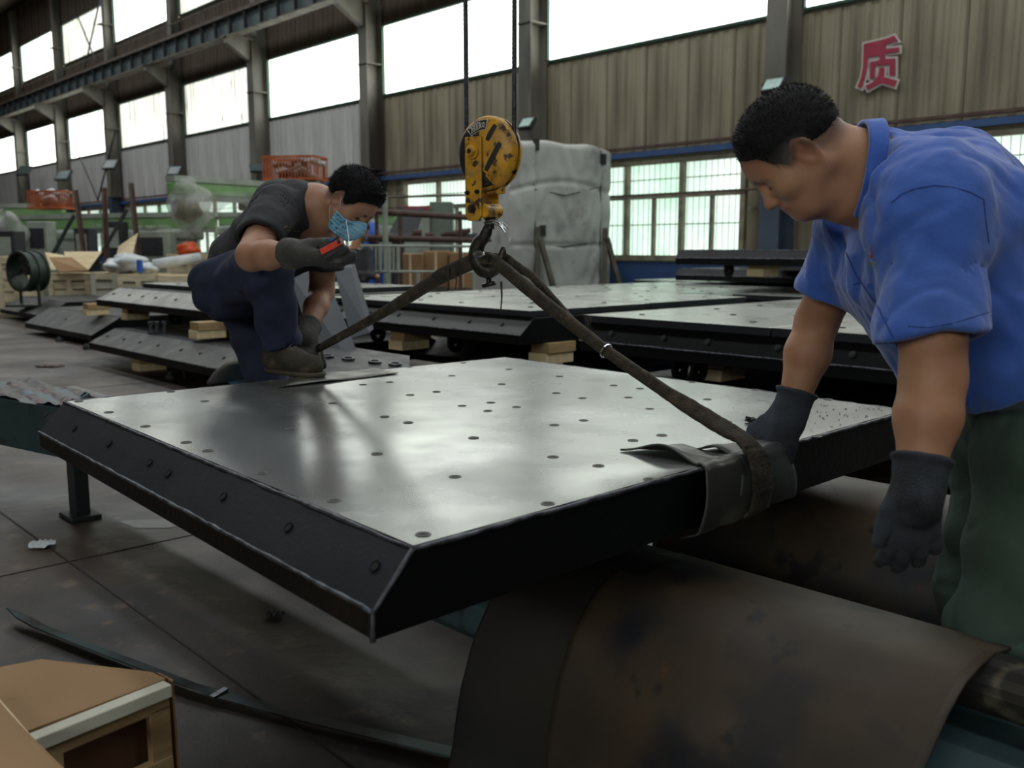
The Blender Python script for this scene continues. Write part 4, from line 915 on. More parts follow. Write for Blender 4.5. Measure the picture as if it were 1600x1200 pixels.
# green machine gantries wrapped in film
def gantry(x0, x1, y0, y1, d0, d1, label, legs, film=None):
    a, b = D(x0, (y0 + y1) / 2, d0), D(x1, (y0 + y1) / 2, d1); h = (y1 - y0) / 1450 * (d0 + d1) / 2; t = thing('machine_gantry', label, 'machine', ((a.x + b.x) / 2, (a.y + b.y) / 2, 0))
    b.z = a.z; g = MB(); g.beam(a, b, .3, h); g.build('green_beam', M_green, t, bevel=.02)
    g = MB(); g.beam(a + ZZ * (h * .5 + .07), b + ZZ * (h * .5 + .07), .34, .12); g.build('guide_rail', M_mgrey, t)
    g = MB(); g.beam(a - ZZ * (h * .5 + .05), b - ZZ * (h * .5 + .05), .25, .1); g.build('lower_rail', M_mgrey, t)
    for u in legs:
        p = a.lerp(b, u); g = MB(); g.box((p.x, p.y + .1, (p.z - h * .5) / 2), (.62, .6, p.z - h * .5)); g.build('column', M_mgrey, t, bevel=.03)
        g = MB(); g.box((p.x, p.y + .1, p.z - h * .5 - .15), (.95, .7, .25)); g.build('saddle', M_mgrey, t, bevel=.06)
        g = MB(); g.box((p.x + .5, p.y + .15, .5), (.35, .4, .9)); g.build('drive_box', M_mdark, t, bevel=.02)
    return t
gantry(20, 330, 344, 360, 25, 22.5, 'long green beam gantry on grey columns behind the crates', (.1, .32, .62, .85))
gantry(-40, 100, 326, 343, 26.8, 26.8, 'green topped machine left of the small orange cage', (.2, .55))
gantry(266, 425, 285, 303, 19.5, 21.5, 'green machine arm wrapped in clear film behind the stooping man', (.88,))
gantry(345, 620, 340, 352, 24.4, 23.6, 'far green machine beam seen between the stooping man and the fence', (.1, .6, .9))
fl_ = lump('plastic_film', 'bag of crumpled clear film hanging from the end of the green machine arm', 'plastic film', D(296, 322, 19.4), (.42, .3, .5), M_film, 9)
lump('motor', 'dirty yellow-brown motor inside the hanging film bag', 'motor', D(294, 328, 19.45), (.26, .2, .24), mat('oily_yellow', '#8a7448', '#4a4238', rough=.6, vs=6), 12)
g = MB(); g.grid(lambda u, v: D(305 + 110 * u, 300 + (18 + 30 * (1 - u) ** 2 + 8 * math.sin(u * 9)) * v, 19.6 + 1.5 * u), 16, 6); tag(g.build('plastic_film', M_film, smooth=True), 'curtain of clear film drooping under the green machine arm', 'plastic film')
lump('plastic_film', 'grey film shroud on the machine left of the small orange cage', 'plastic film', D(8, 362, 23), (.5, .3, .45), M_film, 14)
for k, (x, y, d, w, h, c_, lab) in enumerate(((66, 372, 23.4, .5, .8, M_mgrey, 'grey electrical box between the machine columns at the left'), (135, 380, 22, .34, .7, M_mdark, 'dark machine base between the red-brown posts'), (240, 385, 22, .9, .7, M_mgrey, 'pale grey machine bed left of the hanging film bag'), (185, 372, 23, .32, .8, M_mdark, 'dark machine head right of the middle red-brown post'), (12, 385, 21.5, .6, .7, M_mdark, 'dark machine base above the crate left of the fan'))):
    p = D(x, y, d); t = thing('machine_box', lab, 'machine', (p.x, p.y, 0)); g = MB(); g.box((p.x, p.y, (p.z + h / 2) / 2), (w, .5, p.z + h / 2)); g.build('casing', c_, t, bevel=.02)
    g = MB(); g.box((p.x, p.y - .26, p.z), (w * .7, .03, h * .6)); g.build('cover_panel', M_mgrey if c_ is M_mdark else M_mdark, t, bevel=.005)
t = thing('green_trough', 'dark green trough under the small orange cage', 'trough', D(83, 338, 25)); a, b = D(57, 332, 25), D(108, 339, 25)
g = MB(); g.prism([(a.x, a.z), (b.x, a.z), (b.x - .1, b.z - .1), (a.x + .15, b.z - .1)], (1, 0, 0), (0, 0, 1), (0, 25, 0), (0, .7, 0)); g.build('trough_body', M_green, t)
g = MB(); g.box(((a.x + b.x) / 2, 25.35, (b.z - .1) / 2), (.7, .6, b.z - .1)); g.build('stand', M_mdark, t)
for x0, y0, x1, y1, lab in ((116, 336, 79, 404, 'thin dark slanting strut left of the leftmost red-brown post'), (199, 327, 158, 397, 'thin dark slanting strut beside the middle red-brown post')):
    g = MB(); a, b = D(x0, y0, 20.6), D(x1, y1, 20.6); b = b + (b - a) * (b.z / (a.z - b.z)); g.beam(b, a, .06, .06); tag(g.build('strut', M_mdark), lab, 'strut')
for k, (x0, x1, y0, d, lab) in enumerate(((25, 60, 352, 24.3, 'leftmost clear film curtain hanging from the green gantry'), (140, 178, 350, 23.6, 'clear film curtain hanging from the gantry between the posts'), (212, 262, 352, 22.4, 'clear film curtain hanging from the gantry left of the film bag'))):
    g = MB(); a, b = D(x0, y0, d), D(x1, y0, d); g.grid(lambda u, v, a=a, b=b: a.lerp(b, u) + Vector((.05 * math.sin(9 * v), .12 * math.sin(14 * u + 3 * v), -.75 * v * (1 - .35 * math.sin(PI * u)))), 24, 8); tag(g.build('plastic_film', M_film, smooth=True), lab, 'plastic film')
def cage(x0, x1, y0, y1, d, label, n):
    a, b = D(x0, y1, d), D(x1, y0, d); w, h = b.x - a.x, b.z - a.z; c = Vector(((a.x + b.x) / 2, d, a.z)); t = thing('wire_cage', label, 'cage', c, R_(-12)); dep = w * .6
    for s in (-1, 1):
        for z in (0.02, h): g = MB(); g.beam((-w / 2, s * dep / 2, z), (w / 2, s * dep / 2, z), .05, .05); g.build('rail', M_orange, t, world=False)
        for z in (0.02, h): g = MB(); g.beam((s * w / 2, -dep / 2, z), (s * w / 2, dep / 2, z), .05, .05); g.build('rail', M_orange, t, world=False)
        for k in range(n + 1): g = MB(); x = -w / 2 + w * k / n; g.beam((x, s * dep / 2, 0), (x, s * dep / 2, h), .022, .02); g.build('bar', M_orange, t, world=False)
    for s in (-1, 1):
        for k in range(1, 6): g = MB(); y = -dep / 2 + dep * k / 6; g.beam((s * w / 2, y, 0), (s * w / 2, y, h), .02, .022); g.build('bar', M_orange, t, world=False)
    g = MB(); g.box((0, 0, .02), (w, dep, .04)); g.build('floor_panel', M_orange, t, world=False)
    for k in range(14):
        g = MB(); x, y = random.uniform(-.42, .42) * w, random.uniform(-.4, .4) * dep; z = random.uniform(.1, .95) * h; r = random.uniform(.08, .16)
        g.tube([(x - .2, y, z), (x, y + .1, z + .08), (x + .2, y, z - .02)], r * .5, 6); g.build('workpiece', random.choice([M_plast, M_dirtyb, M_wrap, M_rust]), t, world=False, smooth=True)
    return t
cage(53, 108, 300, 327, 25.3, 'small orange wire cage with parts on the machines at the far left', 14)
cage(420, 503, 247, 283, 22.6, 'larger orange wire cage high behind the back of the stooping man', 16)
p = D(461, 283, 22.6); t = thing('storage_rack', 'tall steel rack under the larger orange cage, behind the stooping man', 'rack', (p.x, 22.6, 0))
for sx in (-.55, .55):
    for sy in (-.3, .3): g = MB(); g.beam((p.x + sx, 22.6 + sy, 0), (p.x + sx, 22.6 + sy, p.z - .02), .08, .08); g.build('upright', M_mgrey, t)
for z in (.8, 1.9, p.z - .06): g = MB(); g.box((p.x, 22.6, z), (1.25, .8, .06)); g.build('shelf', M_mgrey, t)
# upright dark plates leaning behind the stooping man
sheetpoly('leaning_plate', 'dark grey steel plate standing slanted right behind the stooping man\'s arm', 'steel plate', [D(452, 425, 5.6), D(497, 425, 5.6), D(560, 585, 4.9), D(505, 600, 4.9)], M_leand, (.02, .05, .03))
sheetpoly('leaning_plate', 'narrow dark steel plate leaning between the forearm and the liner', 'steel plate', [D(522, 418, 6.2), D(548, 418, 6.2), D(577, 520, 5.7), D(548, 528, 5.7)], M_leand, (.02, .05, .02))
t = thing('slotted_plate', 'dark steel plate with round slots lying between the far plate edge and the shoe', 'steel plate', D(520, 560, 4.6)); c4 = [D(500, 535, 5.2), D(640, 556, 5.0), D(640, 600, 4.4), D(480, 590, 4.4)]
g = MB(); g.add(c4 + [p - ZZ * .05 for p in c4], [(0, 1, 2, 3), (7, 6, 5, 4), (0, 4, 5, 1), (1, 5, 6, 2), (2, 6, 7, 3), (3, 7, 4, 0)]); g.build('plate_body', M_bevel, t)
pn = (c4[1] - c4[0]).cross(c4[3] - c4[0]).normalized(); pn = pn if pn.z > 0 else -pn
for x, y in ((511, 552), (547, 556), (592, 562), (626, 567)):
    u = (x - 490) / 160; c = c4[0].lerp(c4[1], u).lerp(c4[3].lerp(c4[2], u), .42); g = MB(); g.ring(c + pn * .006, pn, .035, .022, .012, 16); g.mi = 1; g.cyl(c + pn * .001, c + pn * .004, .023, 14); g.build('slot', [M_worn, M_hole], t)
# ================================================================ foreground floor things
FB = [G(14, 958, .03), G(60, 985, .012), G(140, 1017, .010), G(300, 1079, .008), G(480, 1128, .006), G(700, 1180, .006), G(900, 1215, .006)]
g = MB(); P = []
for i in range(len(FB) - 1):
    for k in range(8): P.append(FB[i].lerp(FB[i + 1], k / 8))
P.append(FB[-1]); n = len(P)
def fbar(u, v):
    i = min(n - 1, int(round(u * (n - 1)))); t = (P[min(i + 1, n - 1)] - P[max(i - 1, 0)]); t.z = 0; t.normalize(); s = Vector((t.y, -t.x, 0)); w = .048 * (1 if i > 3 else .4 + .15 * i)
    return P[i] + s * (v - .5) * w + ZZ * (.006 + .014 * v * (1 if i < 26 else .3))
g.grid(fbar, n - 1, 3, thick=.005); tag(g.build('flat_bar', M_strip, smooth=False), 'long thin bent steel strip lying on the floor behind the packing box', 'steel strip')
g = MB(); c = P[26] + ZZ * .016; g.box(c, (.02, .06, .006), R_(-25)); tag(g.build('strap_clip', M_bolt), 'small bright clip folded round the steel strip on the floor', 'clip')
# plastic scrap and puddle at the left
g = MB()
def scrap(cx, cy, w, h, nm, lab, mt, seed):
    c = G(cx, cy, .004); rg = random.Random(seed); ph = [rg.uniform(0, 6) for _ in range(4)]
    g = MB(); g.grid(lambda u, v: c + Vector(((u - .5) * w * (1 - .4 * abs(2 * v - 1)), (v - .5) * h, .004 + .012 * abs(math.sin(9 * u + ph[0]) * math.sin(7 * v + ph[1])))), 14, 8, thick=.001); return tag(g.build(nm, mt, smooth=True), lab, 'scrap')
scrap(66, 852, .12, .10, 'plastic_scrap', 'crumpled shiny plastic scrap on the floor at left, below the plate corner', M_plast, 3)
scrap(78, 572, .34, .2, 'wooden_scrap', 'flat reddish wood scrap on the floor behind the tarred box', M_rust, 5)
scrap(430, 963, .07, .05, 'foil_scrap', 'tiny dark scrap on the floor under the near plate corner', M_black, 6)
for i, (x, y, lab) in enumerate(((93, 534, 'small steel nut on the floor left of the lower liner'), (135, 546, 'steel nut on the floor in front of the flat liner'), (266, 592, 'lone steel nut on the floor by the timber block'))):
    c = G(x, y, .0); g = MB(); g.cyl(c, c + ZZ * .05, .045, 6); g.cyl(c + ZZ * .05, c + ZZ * .07, .02, 8); tag(g.build('steel_nut', M_bolt), lab, 'nut')
M_pud = mat('wet_patch', '#1c1712', rough=.3, spec=.4)
g = MB(); c = G(245, 818, .002); g.add([c + Vector((.16 * math.cos(a) * (1 + .3 * math.sin(3 * a)), .09 * math.sin(a) * (1 + .25 * math.cos(2 * a)), 0)) for a in np.linspace(0, 2 * PI, 24, endpoint=False)] + [c], [(i, (i + 1) % 24, 24) for i in range(24)])
tag(g.build('puddle', M_pud, fix=False), 'small dark puddle on the floor below the hanging plate', 'puddle')
# open timber and cardboard box at the lower left
def near_box():
    z = .52; A = G(56, 1148, z); B = G(262, 1066, z); C = G(232, 1052, z); Dk = G(0, 1004, z)
    ex = (B - A); W_ = ex.length; ex.normalize(); ey = Vector((-ex.y, ex.x, 0)); h = .34
    t = thing('packing_box', 'open timber framed packing box lined with brown cardboard, nearest thing on the floor', 'box', (A.x, A.y, z - h)); o = A
    def P(x, y, zz): return o + ex * x + ey * y + ZZ * zz
    g = MB(); g.beam(P(-.02, 0, -.012), P(W_, 0, -.012), .028, .024); g.build('top_rail', M_woodw, t, bevel=.002)
    g = MB(); g.beam(P(-.02, .006, -.036), P(W_, .006, -.036), .02, .026); g.build('inner_rail', M_wood, t, bevel=.002)
    g = MB(); g.beam(P(W_ - .02, .004, -.04), P(W_ - .02, .004, -h), .04, .016, up=tuple(ey)); g.build('corner_post', M_wood, t, bevel=.002)
    g = MB(); g.beam(P(0.02, .004, -.04), P(0.02, .004, -h), .04, .016, up=tuple(ey)); g.build('corner_post', M_wood, t, bevel=.002)
    g = MB(); g.beam(P(-.02, .004, -.16), P(W_, .004, -.16), .02, .04); g.build('lower_rail', M_wood, t, bevel=.002)
    g = MB(); g.beam(P(-.02, .004, -h + .02), P(W_, .004, -h + .02), .02, .04); g.build('lower_rail', M_wood, t, bevel=.002)
    Q = [P(-.02, .02, .002), P(W_ + .004, .012, .002), P(W_ * .99, .05, .006), P(W_ * .55, .26, .008), P(-.12, .36, .008), P(-.35, .2, .004)]
    n = len(Q); g = MB(); g.add(Q + [q - ZZ * .006 for q in Q], [tuple(range(n)), tuple(range(n, 2 * n))[::-1]] + [(i, (i + 1) % n, n + (i + 1) % n, n + i) for i in range(n)]); g.build('cardboard_top', M_card, t)
    g = MB(); Q2 = [P(W_ + .008, .0, -.0), P(W_ + .008, .05, .0), P(W_ + .012, .05, -h), P(W_ + .012, 0, -h)]; g.add(Q2 + [q + ex * .004 for q in Q2], [(0, 1, 2, 3), (7, 6, 5, 4), (0, 4, 5, 1), (1, 5, 6, 2), (2, 6, 7, 3), (3, 7, 4, 0)]); g.build('cardboard_side', M_card, t)
    g = MB(); g.box(P(W_ / 2, .06, -h / 2 - .02), (W_ - .02, .01, h - .06), math.atan2(ex.y, ex.x)); g.build('cardboard_lining', M_cardd, t)
    g = MB(); g.box(P(W_ / 2, .12, -h + .02), (W_, .24, .012), math.atan2(ex.y, ex.x)); g.build('bottom_board', M_ply, t)
    for q in (-.0,): 
        for zx in (-.06, -h): 
            pass
    for x, y in ((.0, .0), (W_ - .03, .0), (.0, .24), (W_ - .03, .24)):
        g = MB(); p = P(x + .015, y, 0); g.beam((p.x, p.y, z - h), (p.x, p.y, .0), .03, .03); g.build('foot', M_wood, t)
    # second cardboard flap in front
    Q = [G(-10, 1085, z + .02), G(30, 1130, z + .018), G(100, 1200, z + .015), G(140, 1260, z + .01), G(-60, 1300, z + .03), G(-90, 1120, z + .03)]; n = len(Q)
    g = MB(); g.add(Q + [q - ZZ * .008 for q in Q], [tuple(range(n)), tuple(range(n, 2 * n))[::-1]] + [(i, (i + 1) % n, n + (i + 1) % n, n + i) for i in range(n)]); g.build('cardboard_flap', M_card, t, bevel=.001)
    g = MB(); g.beam(Q[0] - ZZ * .012, Q[3] - ZZ * .012, .012, .012); g.build('flap_edge', M_ply, t)
near_box()
# ================================================================ people: signed distance bodies meshed by surface nets
def A_(v): return np.array(v, dtype=np.float64)
def smin(a, b, k):
    h = np.clip(.5 + .5 * (b - a) / k, 0, 1); return b * (1 - h) + a * h - k * h * (1 - h)
def smax(a, b, k): return -smin(-a, -b, k)
def cap(p, a, b, r1, r2=None, sq=None):      # tapered capsule; sq=(dir, factor) flattens it along dir
    a, b = A_(a), A_(b); r2 = r1 if r2 is None else r2; ab = b - a; q = p - a
    t = np.clip(q @ ab / max(ab @ ab, 1e-9), 0, 1); d = q - t[:, None] * ab
    if sq is not None:
        e = A_(sq[0]); e = e / np.linalg.norm(e); d = d + (d @ e)[:, None] * e * (sq[1] - 1)
    return np.sqrt((d * d).sum(1)) - (r1 + (r2 - r1) * t)
def ell(p, c, r):
    q = (p - A_(c)); r = A_(r); k0 = np.sqrt(((q / r) ** 2).sum(1)); k1 = np.sqrt(((q / (r * r)) ** 2).sum(1)); return k0 * (k0 - 1) / np.maximum(k1, 1e-6)
def chain(p, pts, rs, k=.02, sq=None):
    d = None
    for i in range(len(pts) - 1):
        c = cap(p, pts[i], pts[i + 1], rs[i], rs[i + 1], sq); d = c if d is None else smin(d, c, k)
    return d
def plane(p, c, n): n = A_(n); n = n / np.linalg.norm(n); return (p - A_(c)) @ n      # positive on the side n points to
def wob(p, f, s=0):
    x, y, z = p[:, 0] * f, p[:, 1] * f, p[:, 2] * f
    return (np.sin(x + 1.7 * np.sin(y * 1.3 + s) + s) * np.sin(y * 1.1 + 1.3 * np.sin(z * .9 + s)) + np.sin(z * 1.2 + 1.5 * np.sin(x * .8 - s) + 2 * s) * .7) * .6
def surf(fn, lo, hi, h):
    lo, hi = A_(lo), A_(hi); n = np.ceil((hi - lo) / h).astype(int) // 4 * 4 + 4
    nc = n // 4
    g = [lo[i] + (np.arange(nc[i]) * 4 + 1.5) * h for i in range(3)]
    cp = np.stack(np.meshgrid(*g, indexing='ij'), -1).reshape(-1, 3); dc = fn(cp)
    V = np.repeat(np.repeat(np.repeat(dc.reshape(nc), 4, 0), 4, 1), 4, 2)
    idx = np.argwhere(np.abs(V) < h * 7)
    pts = lo + idx * h; out = np.empty(len(pts))
    for k in range(0, len(pts), 400000): out[k:k + 400000] = fn(pts[k:k + 400000])
    V[idx[:, 0], idx[:, 1], idx[:, 2]] = out
    V[0], V[-1] = np.abs(V[0]) + h, np.abs(V[-1]) + h; V[:, 0] = np.abs(V[:, 0]) + h; V[:, -1] = np.abs(V[:, -1]) + h; V[:, :, 0] = np.abs(V[:, :, 0]) + h; V[:, :, -1] = np.abs(V[:, :, -1]) + h
    S = V < 0; c = [S[a:n[0] - 1 + a, b:n[1] - 1 + b, e:n[2] - 1 + e] for a in (0, 1) for b in (0, 1) for e in (0, 1)]
    s = sum(q.astype(np.int8) for q in c); act = np.argwhere((s > 0) & (s < 8))
    acc = np.zeros((len(act), 3)); cnt = np.zeros(len(act))
    O = [(a, b, e) for a in (0, 1) for b in (0, 1) for e in (0, 1)]
    for i in range(8):
        for j in range(i + 1, 8):
            df = [O[j][k] - O[i][k] for k in range(3)]
            if sum(map(abs, df)) != 1: continue
            va = V[act[:, 0] + O[i][0], act[:, 1] + O[i][1], act[:, 2] + O[i][2]]; vb = V[act[:, 0] + O[j][0], act[:, 1] + O[j][1], act[:, 2] + O[j][2]]
            m = (va < 0) != (vb < 0); t = np.where(m, va / np.where(m, va - vb, 1), 0)
            acc += np.where(m[:, None], A_(O[i]) + t[:, None] * A_(df), 0); cnt += m
    verts = lo + (act + acc / cnt[:, None]) * h
    vid = -np.ones(n, dtype=np.int64); vid[act[:, 0], act[:, 1], act[:, 2]] = np.arange(len(act))
    F = []
    for ax in range(3):
        o1, o2 = [(1, 2), (2, 0), (0, 1)][ax]; sl = [slice(1, -1)] * 3; A0 = S[tuple(sl)]
        sh = [slice(1, -1)] * 3; sh[ax] = slice(2, None) ; B0 = S[tuple(sh)]
        e = np.argwhere(A0 != B0) + 1; d1 = np.zeros(3, int); d1[o1] = 1; d2 = np.zeros(3, int); d2[o2] = 1
        q = [vid[tuple((e - a * d1 - b * d2).T)] for a, b in ((0, 0), (1, 0), (1, 1), (0, 1))]; fl = S[tuple(e.T)]
        q = np.stack(q, 1); q = np.where(fl[:, None], q, q[:, ::-1]); F.append(q[(q >= 0).all(1)])
    return verts, np.concatenate(F)
def sdf_obj(name, fn, lo, hi, h, mt, parent, attrs=None, smooth=1):
    v, f = surf(fn, lo, hi, h)
    lab = np.arange(len(v))
    for _ in range(60):          # keep the one connected body
        r_ = lab[f]; m_ = r_.min(1)
        if (r_ == m_[:, None]).all(): break
        np.minimum.at(lab, r_.ravel(), np.repeat(m_, 4))
        while (lab[lab] != lab).any(): lab = lab[lab]
    big = np.bincount(lab).argmax(); kp = lab == big; nid = np.cumsum(kp) - 1; f = nid[f[kp[f[:, 0]]]]; v = v[kp]
    for _ in range(smooth):      # light smoothing
        acc = np.zeros_like(v); cn = np.zeros(len(v))
        for a, b in ((0, 1), (1, 2), (2, 3), (3, 0)):
            np.add.at(acc, f[:, a], v[f[:, b]]); np.add.at(acc, f[:, b], v[f[:, a]]); np.add.at(cn, f[:, a], 1); np.add.at(cn, f[:, b], 1)
        v = v * .5 + acc / cn[:, None] * .5
    at = {k: g(v) for k, g in (attrs or {}).items()}
    inv = wm(parent).inverted() if parent is not None else Matrix(); M = np.array(inv)
    v2 = v @ M[:3, :3].T + M[:3, 3]
    me = bpy.data.meshes.new(name); me.vertices.add(len(v2)); me.vertices.foreach_set('co', v2.ravel())
    me.loops.add(len(f) * 4); me.loops.foreach_set('vertex_index', f.ravel().astype(np.int32))
    me.polygons.add(len(f)); me.polygons.foreach_set('loop_start', (np.arange(len(f)) * 4).astype(np.int32)); me.polygons.foreach_set('use_smooth', np.ones(len(f), bool))
    me.update(calc_edges=True); me.validate()
    for k, d in at.items(): me.attributes.new(k, 'FLOAT', 'POINT').data.foreach_set('value', d.astype(np.float32))
    me.materials.append(mt); o = bpy.data.objects.new(name, me); COL.objects.link(o); o.parent = parent
    return o
def V3(*a): return np.array(D(*a))
# ---------------------------------------------------------------- materials of people
M_skin = mat('skin', '#b48669', '#a5745a', rough=.5, vs=12, spec=.4, bump=.06, bs=90, attr=(('flush', '#8c4a3c'), ('stub', '#4a3a34'), ('browm', '#1d1614')))
M_skin2 = mat('skin_light', '#ab8069', '#9c7059', rough=.5, vs=12, spec=.4, bump=.06, bs=90, attr=(('flush', '#93584c'), ('stub', '#4a3a34'), ('browm', '#1d1614')))
for m_ in (M_skin, M_skin2):
    b_ = m_.node_tree.nodes['Principled BSDF']; b_.inputs['Subsurface Weight'].default_value = .06; b_.inputs['Subsurface Radius'].default_value = (.012, .004, .002)
M_hair = mat('short_hair', '#0b0a0d', '#16151a', rough=.7, spec=.2, vs=60, bump=.3, bs=400, attr=(('grey', '#77706b'),))
M_shirt = mat('blue_work_shirt', '#3a63c0', '#3058b0', rough=.85, vs=5, bump=.5, bs=16, sheen=.3, spots=[('#4464ad', 3, .5, .75), ('#223a7c', 6, .6, .8)])
M_seam = mat('shirt_seam', '#1d3270', rough=.9)
M_trou = mat('green_work_trousers', '#44564c', '#384840', rough=.9, vs=4, bump=.2, bs=60, spots=[('#56675c', 4, .55, .75)])
M_navy = mat('navy_trousers', '#262d48', '#1e2439', rough=.9, vs=5, bump=.2, bs=50, spots=[('#363f5c', 4, .55, .75)])
M_tee = mat('black_tshirt', '#232327', '#2d2d31', rough=.85, vs=5, bump=.2, bs=40)
M_glove = mat('knit_glove', '#3a3f49', '#2e323b', rough=.95, vs=14, bump=.5, bs=300, spots=[('#1c1e24', 9, .55, .7)])
M_leath = mat('worn_leather_glove', '#4b4a46', '#33322f', rough=.8, vs=12, bump=.4, bs=60, spots=[('#6b675e', 14, .6, .72)])
M_mask = mat('blue_face_mask', '#6fa6c8', '#8bbcd8', rough=.8, vs=18, bump=.2, bs=40)
M_shoe = mat('brown_work_shoe', '#3b342a', '#2a241d', rough=.85, vs=14, bump=.4, bs=60, spots=[('#5c5142', 12, .56, .7)])
M_sole = mat('shoe_sole', '#4d463a', '#37322a', rough=.85, vs=10)
M_gold = mat('faded_gold_print', '#8c7448', '#5f4f33', rough=.7, vs=30)
M_eye = mat('eye_dark', '#0e0b0a', rough=.25)
M_rem = mat('remote_orange', '#c8391d', rough=.5)
# ---------------------------------------------------------------- head in its own frame (x forward, y left, z up, metres)
def head_sdf(q, fat=0.0, mask=False):
    qs = q.copy(); qs[:, 1] = np.abs(qs[:, 1])
    d = ell(q, (-.012, 0, .034), (.1, .078, .088))
    d = smin(d, ell(q, (.022, 0, .01), (.075, .068, .08)), .03)
    d = smin(d, ell(q, (.022, 0, -.045), (.066, .058 + fat, .068)), .03)
    d = smin(d, cap(qs, (-.012, .056 + fat, -.045), (.05, .026 + fat, -.088), .02, .02), .03)          # jaw
    d = smin(d, ell(q, (.068, 0, -.092), (.022, .026, .022)), .018)                          # chin
    d = smin(d, ell(qs, (.052, .046, -.028), (.03, .026, .026)), .02)                       # cheek
    d = smin(d, cap(qs, (.082, .0, .017), (.068, .046, .012), .012, .010), .014)             # brow
    d = smax(d, -ell(qs, (.1, .031, -.006), (.022, .019, .012)), .014)                       # socket
    d = smin(d, ell(qs, (.071, .032, -.007), (.0145, .017, .012)), .004)                     # lids
    d = smax(d, -cap(qs, (.0875, .022, -.0125), (.078, .045, -.011), .0014), .002)           # closed lid line
    d = smin(d, cap(q, (.082, 0, .008), (.103, 0, -.036), .0075, .0105), .010)               # nose ridge
    d = smin(d, ell(q, (.103, 0, -.042), (.013, .0125, .0105)), .006)
    d = smin(d, ell(qs, (.094, .0125, -.045), (.0115, .0085, .0085)), .005)
    d = smax(d, -ell(qs, (.1, .007, -.0535), (.006, .0045, .004)), .002)
    d = smin(d, ell(q, (.077, 0, -.066), (.016, .026, .014)), .012)                          # mouth mound
    d = smin(d, ell(q, (.088, 0, -.0655), (.0075, .021, .0048)), .004)
    d = smin(d, ell(q, (.0865, 0, -.0745), (.0075, .019, .0058)), .004)
    d = smax(d, -cap(qs, (.095, 0, -.0695), (.082, .024, -.071), .0013), .002)
    if fat: d = smin(d, ell(q, (.03, 0, -.1), (.045, .05, .026)), .03)
    # ear
    r = math.radians(-12); e = qs - A_((-.004, .079, -.004)); ex = e[:, 0] * math.cos(r) + e[:, 2] * math.sin(r); ez = -e[:, 0] * math.sin(r) + e[:, 2] * math.cos(r)
    # tilt the ear flap outwards towards the back
    ey = e[:, 1] + .42 * ex
    E_ = np.stack([ex, ey, ez], 1); wz = 1 + .25 * np.clip(ez / .03, -1, 1)
    er = np.sqrt((E_[:, 0] / (.0185 * wz)) ** 2 + (E_[:, 2] / .033) ** 2)
    ear = np.maximum((er - 1) * .018, np.abs(E_[:, 1]) - .0055)
    rimd = np.sqrt(((er - .86) * .018) ** 2 + (E_[:, 1] - .005) ** 2) - .0042
    ear = smin(ear, rimd, .004)
    ear = smax(ear, -ell(E_, (.001, .007, -.003), (.0085, .006, .014)), .004)
    d = smin(d, ear, .005)
    return d
def scalp(q): return smin(ell(q, (-.012, 0, .034), (.1, .078, .088)), ell(q, (.022, 0, .01), (.075, .068, .08)), .03)
def hairline(q, lowback=-.052):      # positive where hair grows
    x, y, z = q[:, 0], np.abs(q[:, 1]), q[:, 2]
    front = np.interp(x, [-.12, -.06, -.02, .0, .02, .035, .05, .065, .085, .11], [lowback, lowback + .004, -.012, .026, .0, -.004, .018, .05, .066, .075])
    front = front + np.where((x > .05), -y * .12, 0)
    return z - front
class Head:
    def __init__(s, c, fwd, up):
        f = A_(fwd); f /= np.linalg.norm(f); u = A_(up); u = u - f * (u @ f); u /= np.linalg.norm(u); l = np.cross(u, f)
        s.c = A_(c); s.M = np.stack([f, l, u], 0); s.k = 1.0
    def loc(s, p): return (p - s.c) @ s.M.T / s.k
    def w(s, q): return s.c + A_(q) @ s.M * s.k
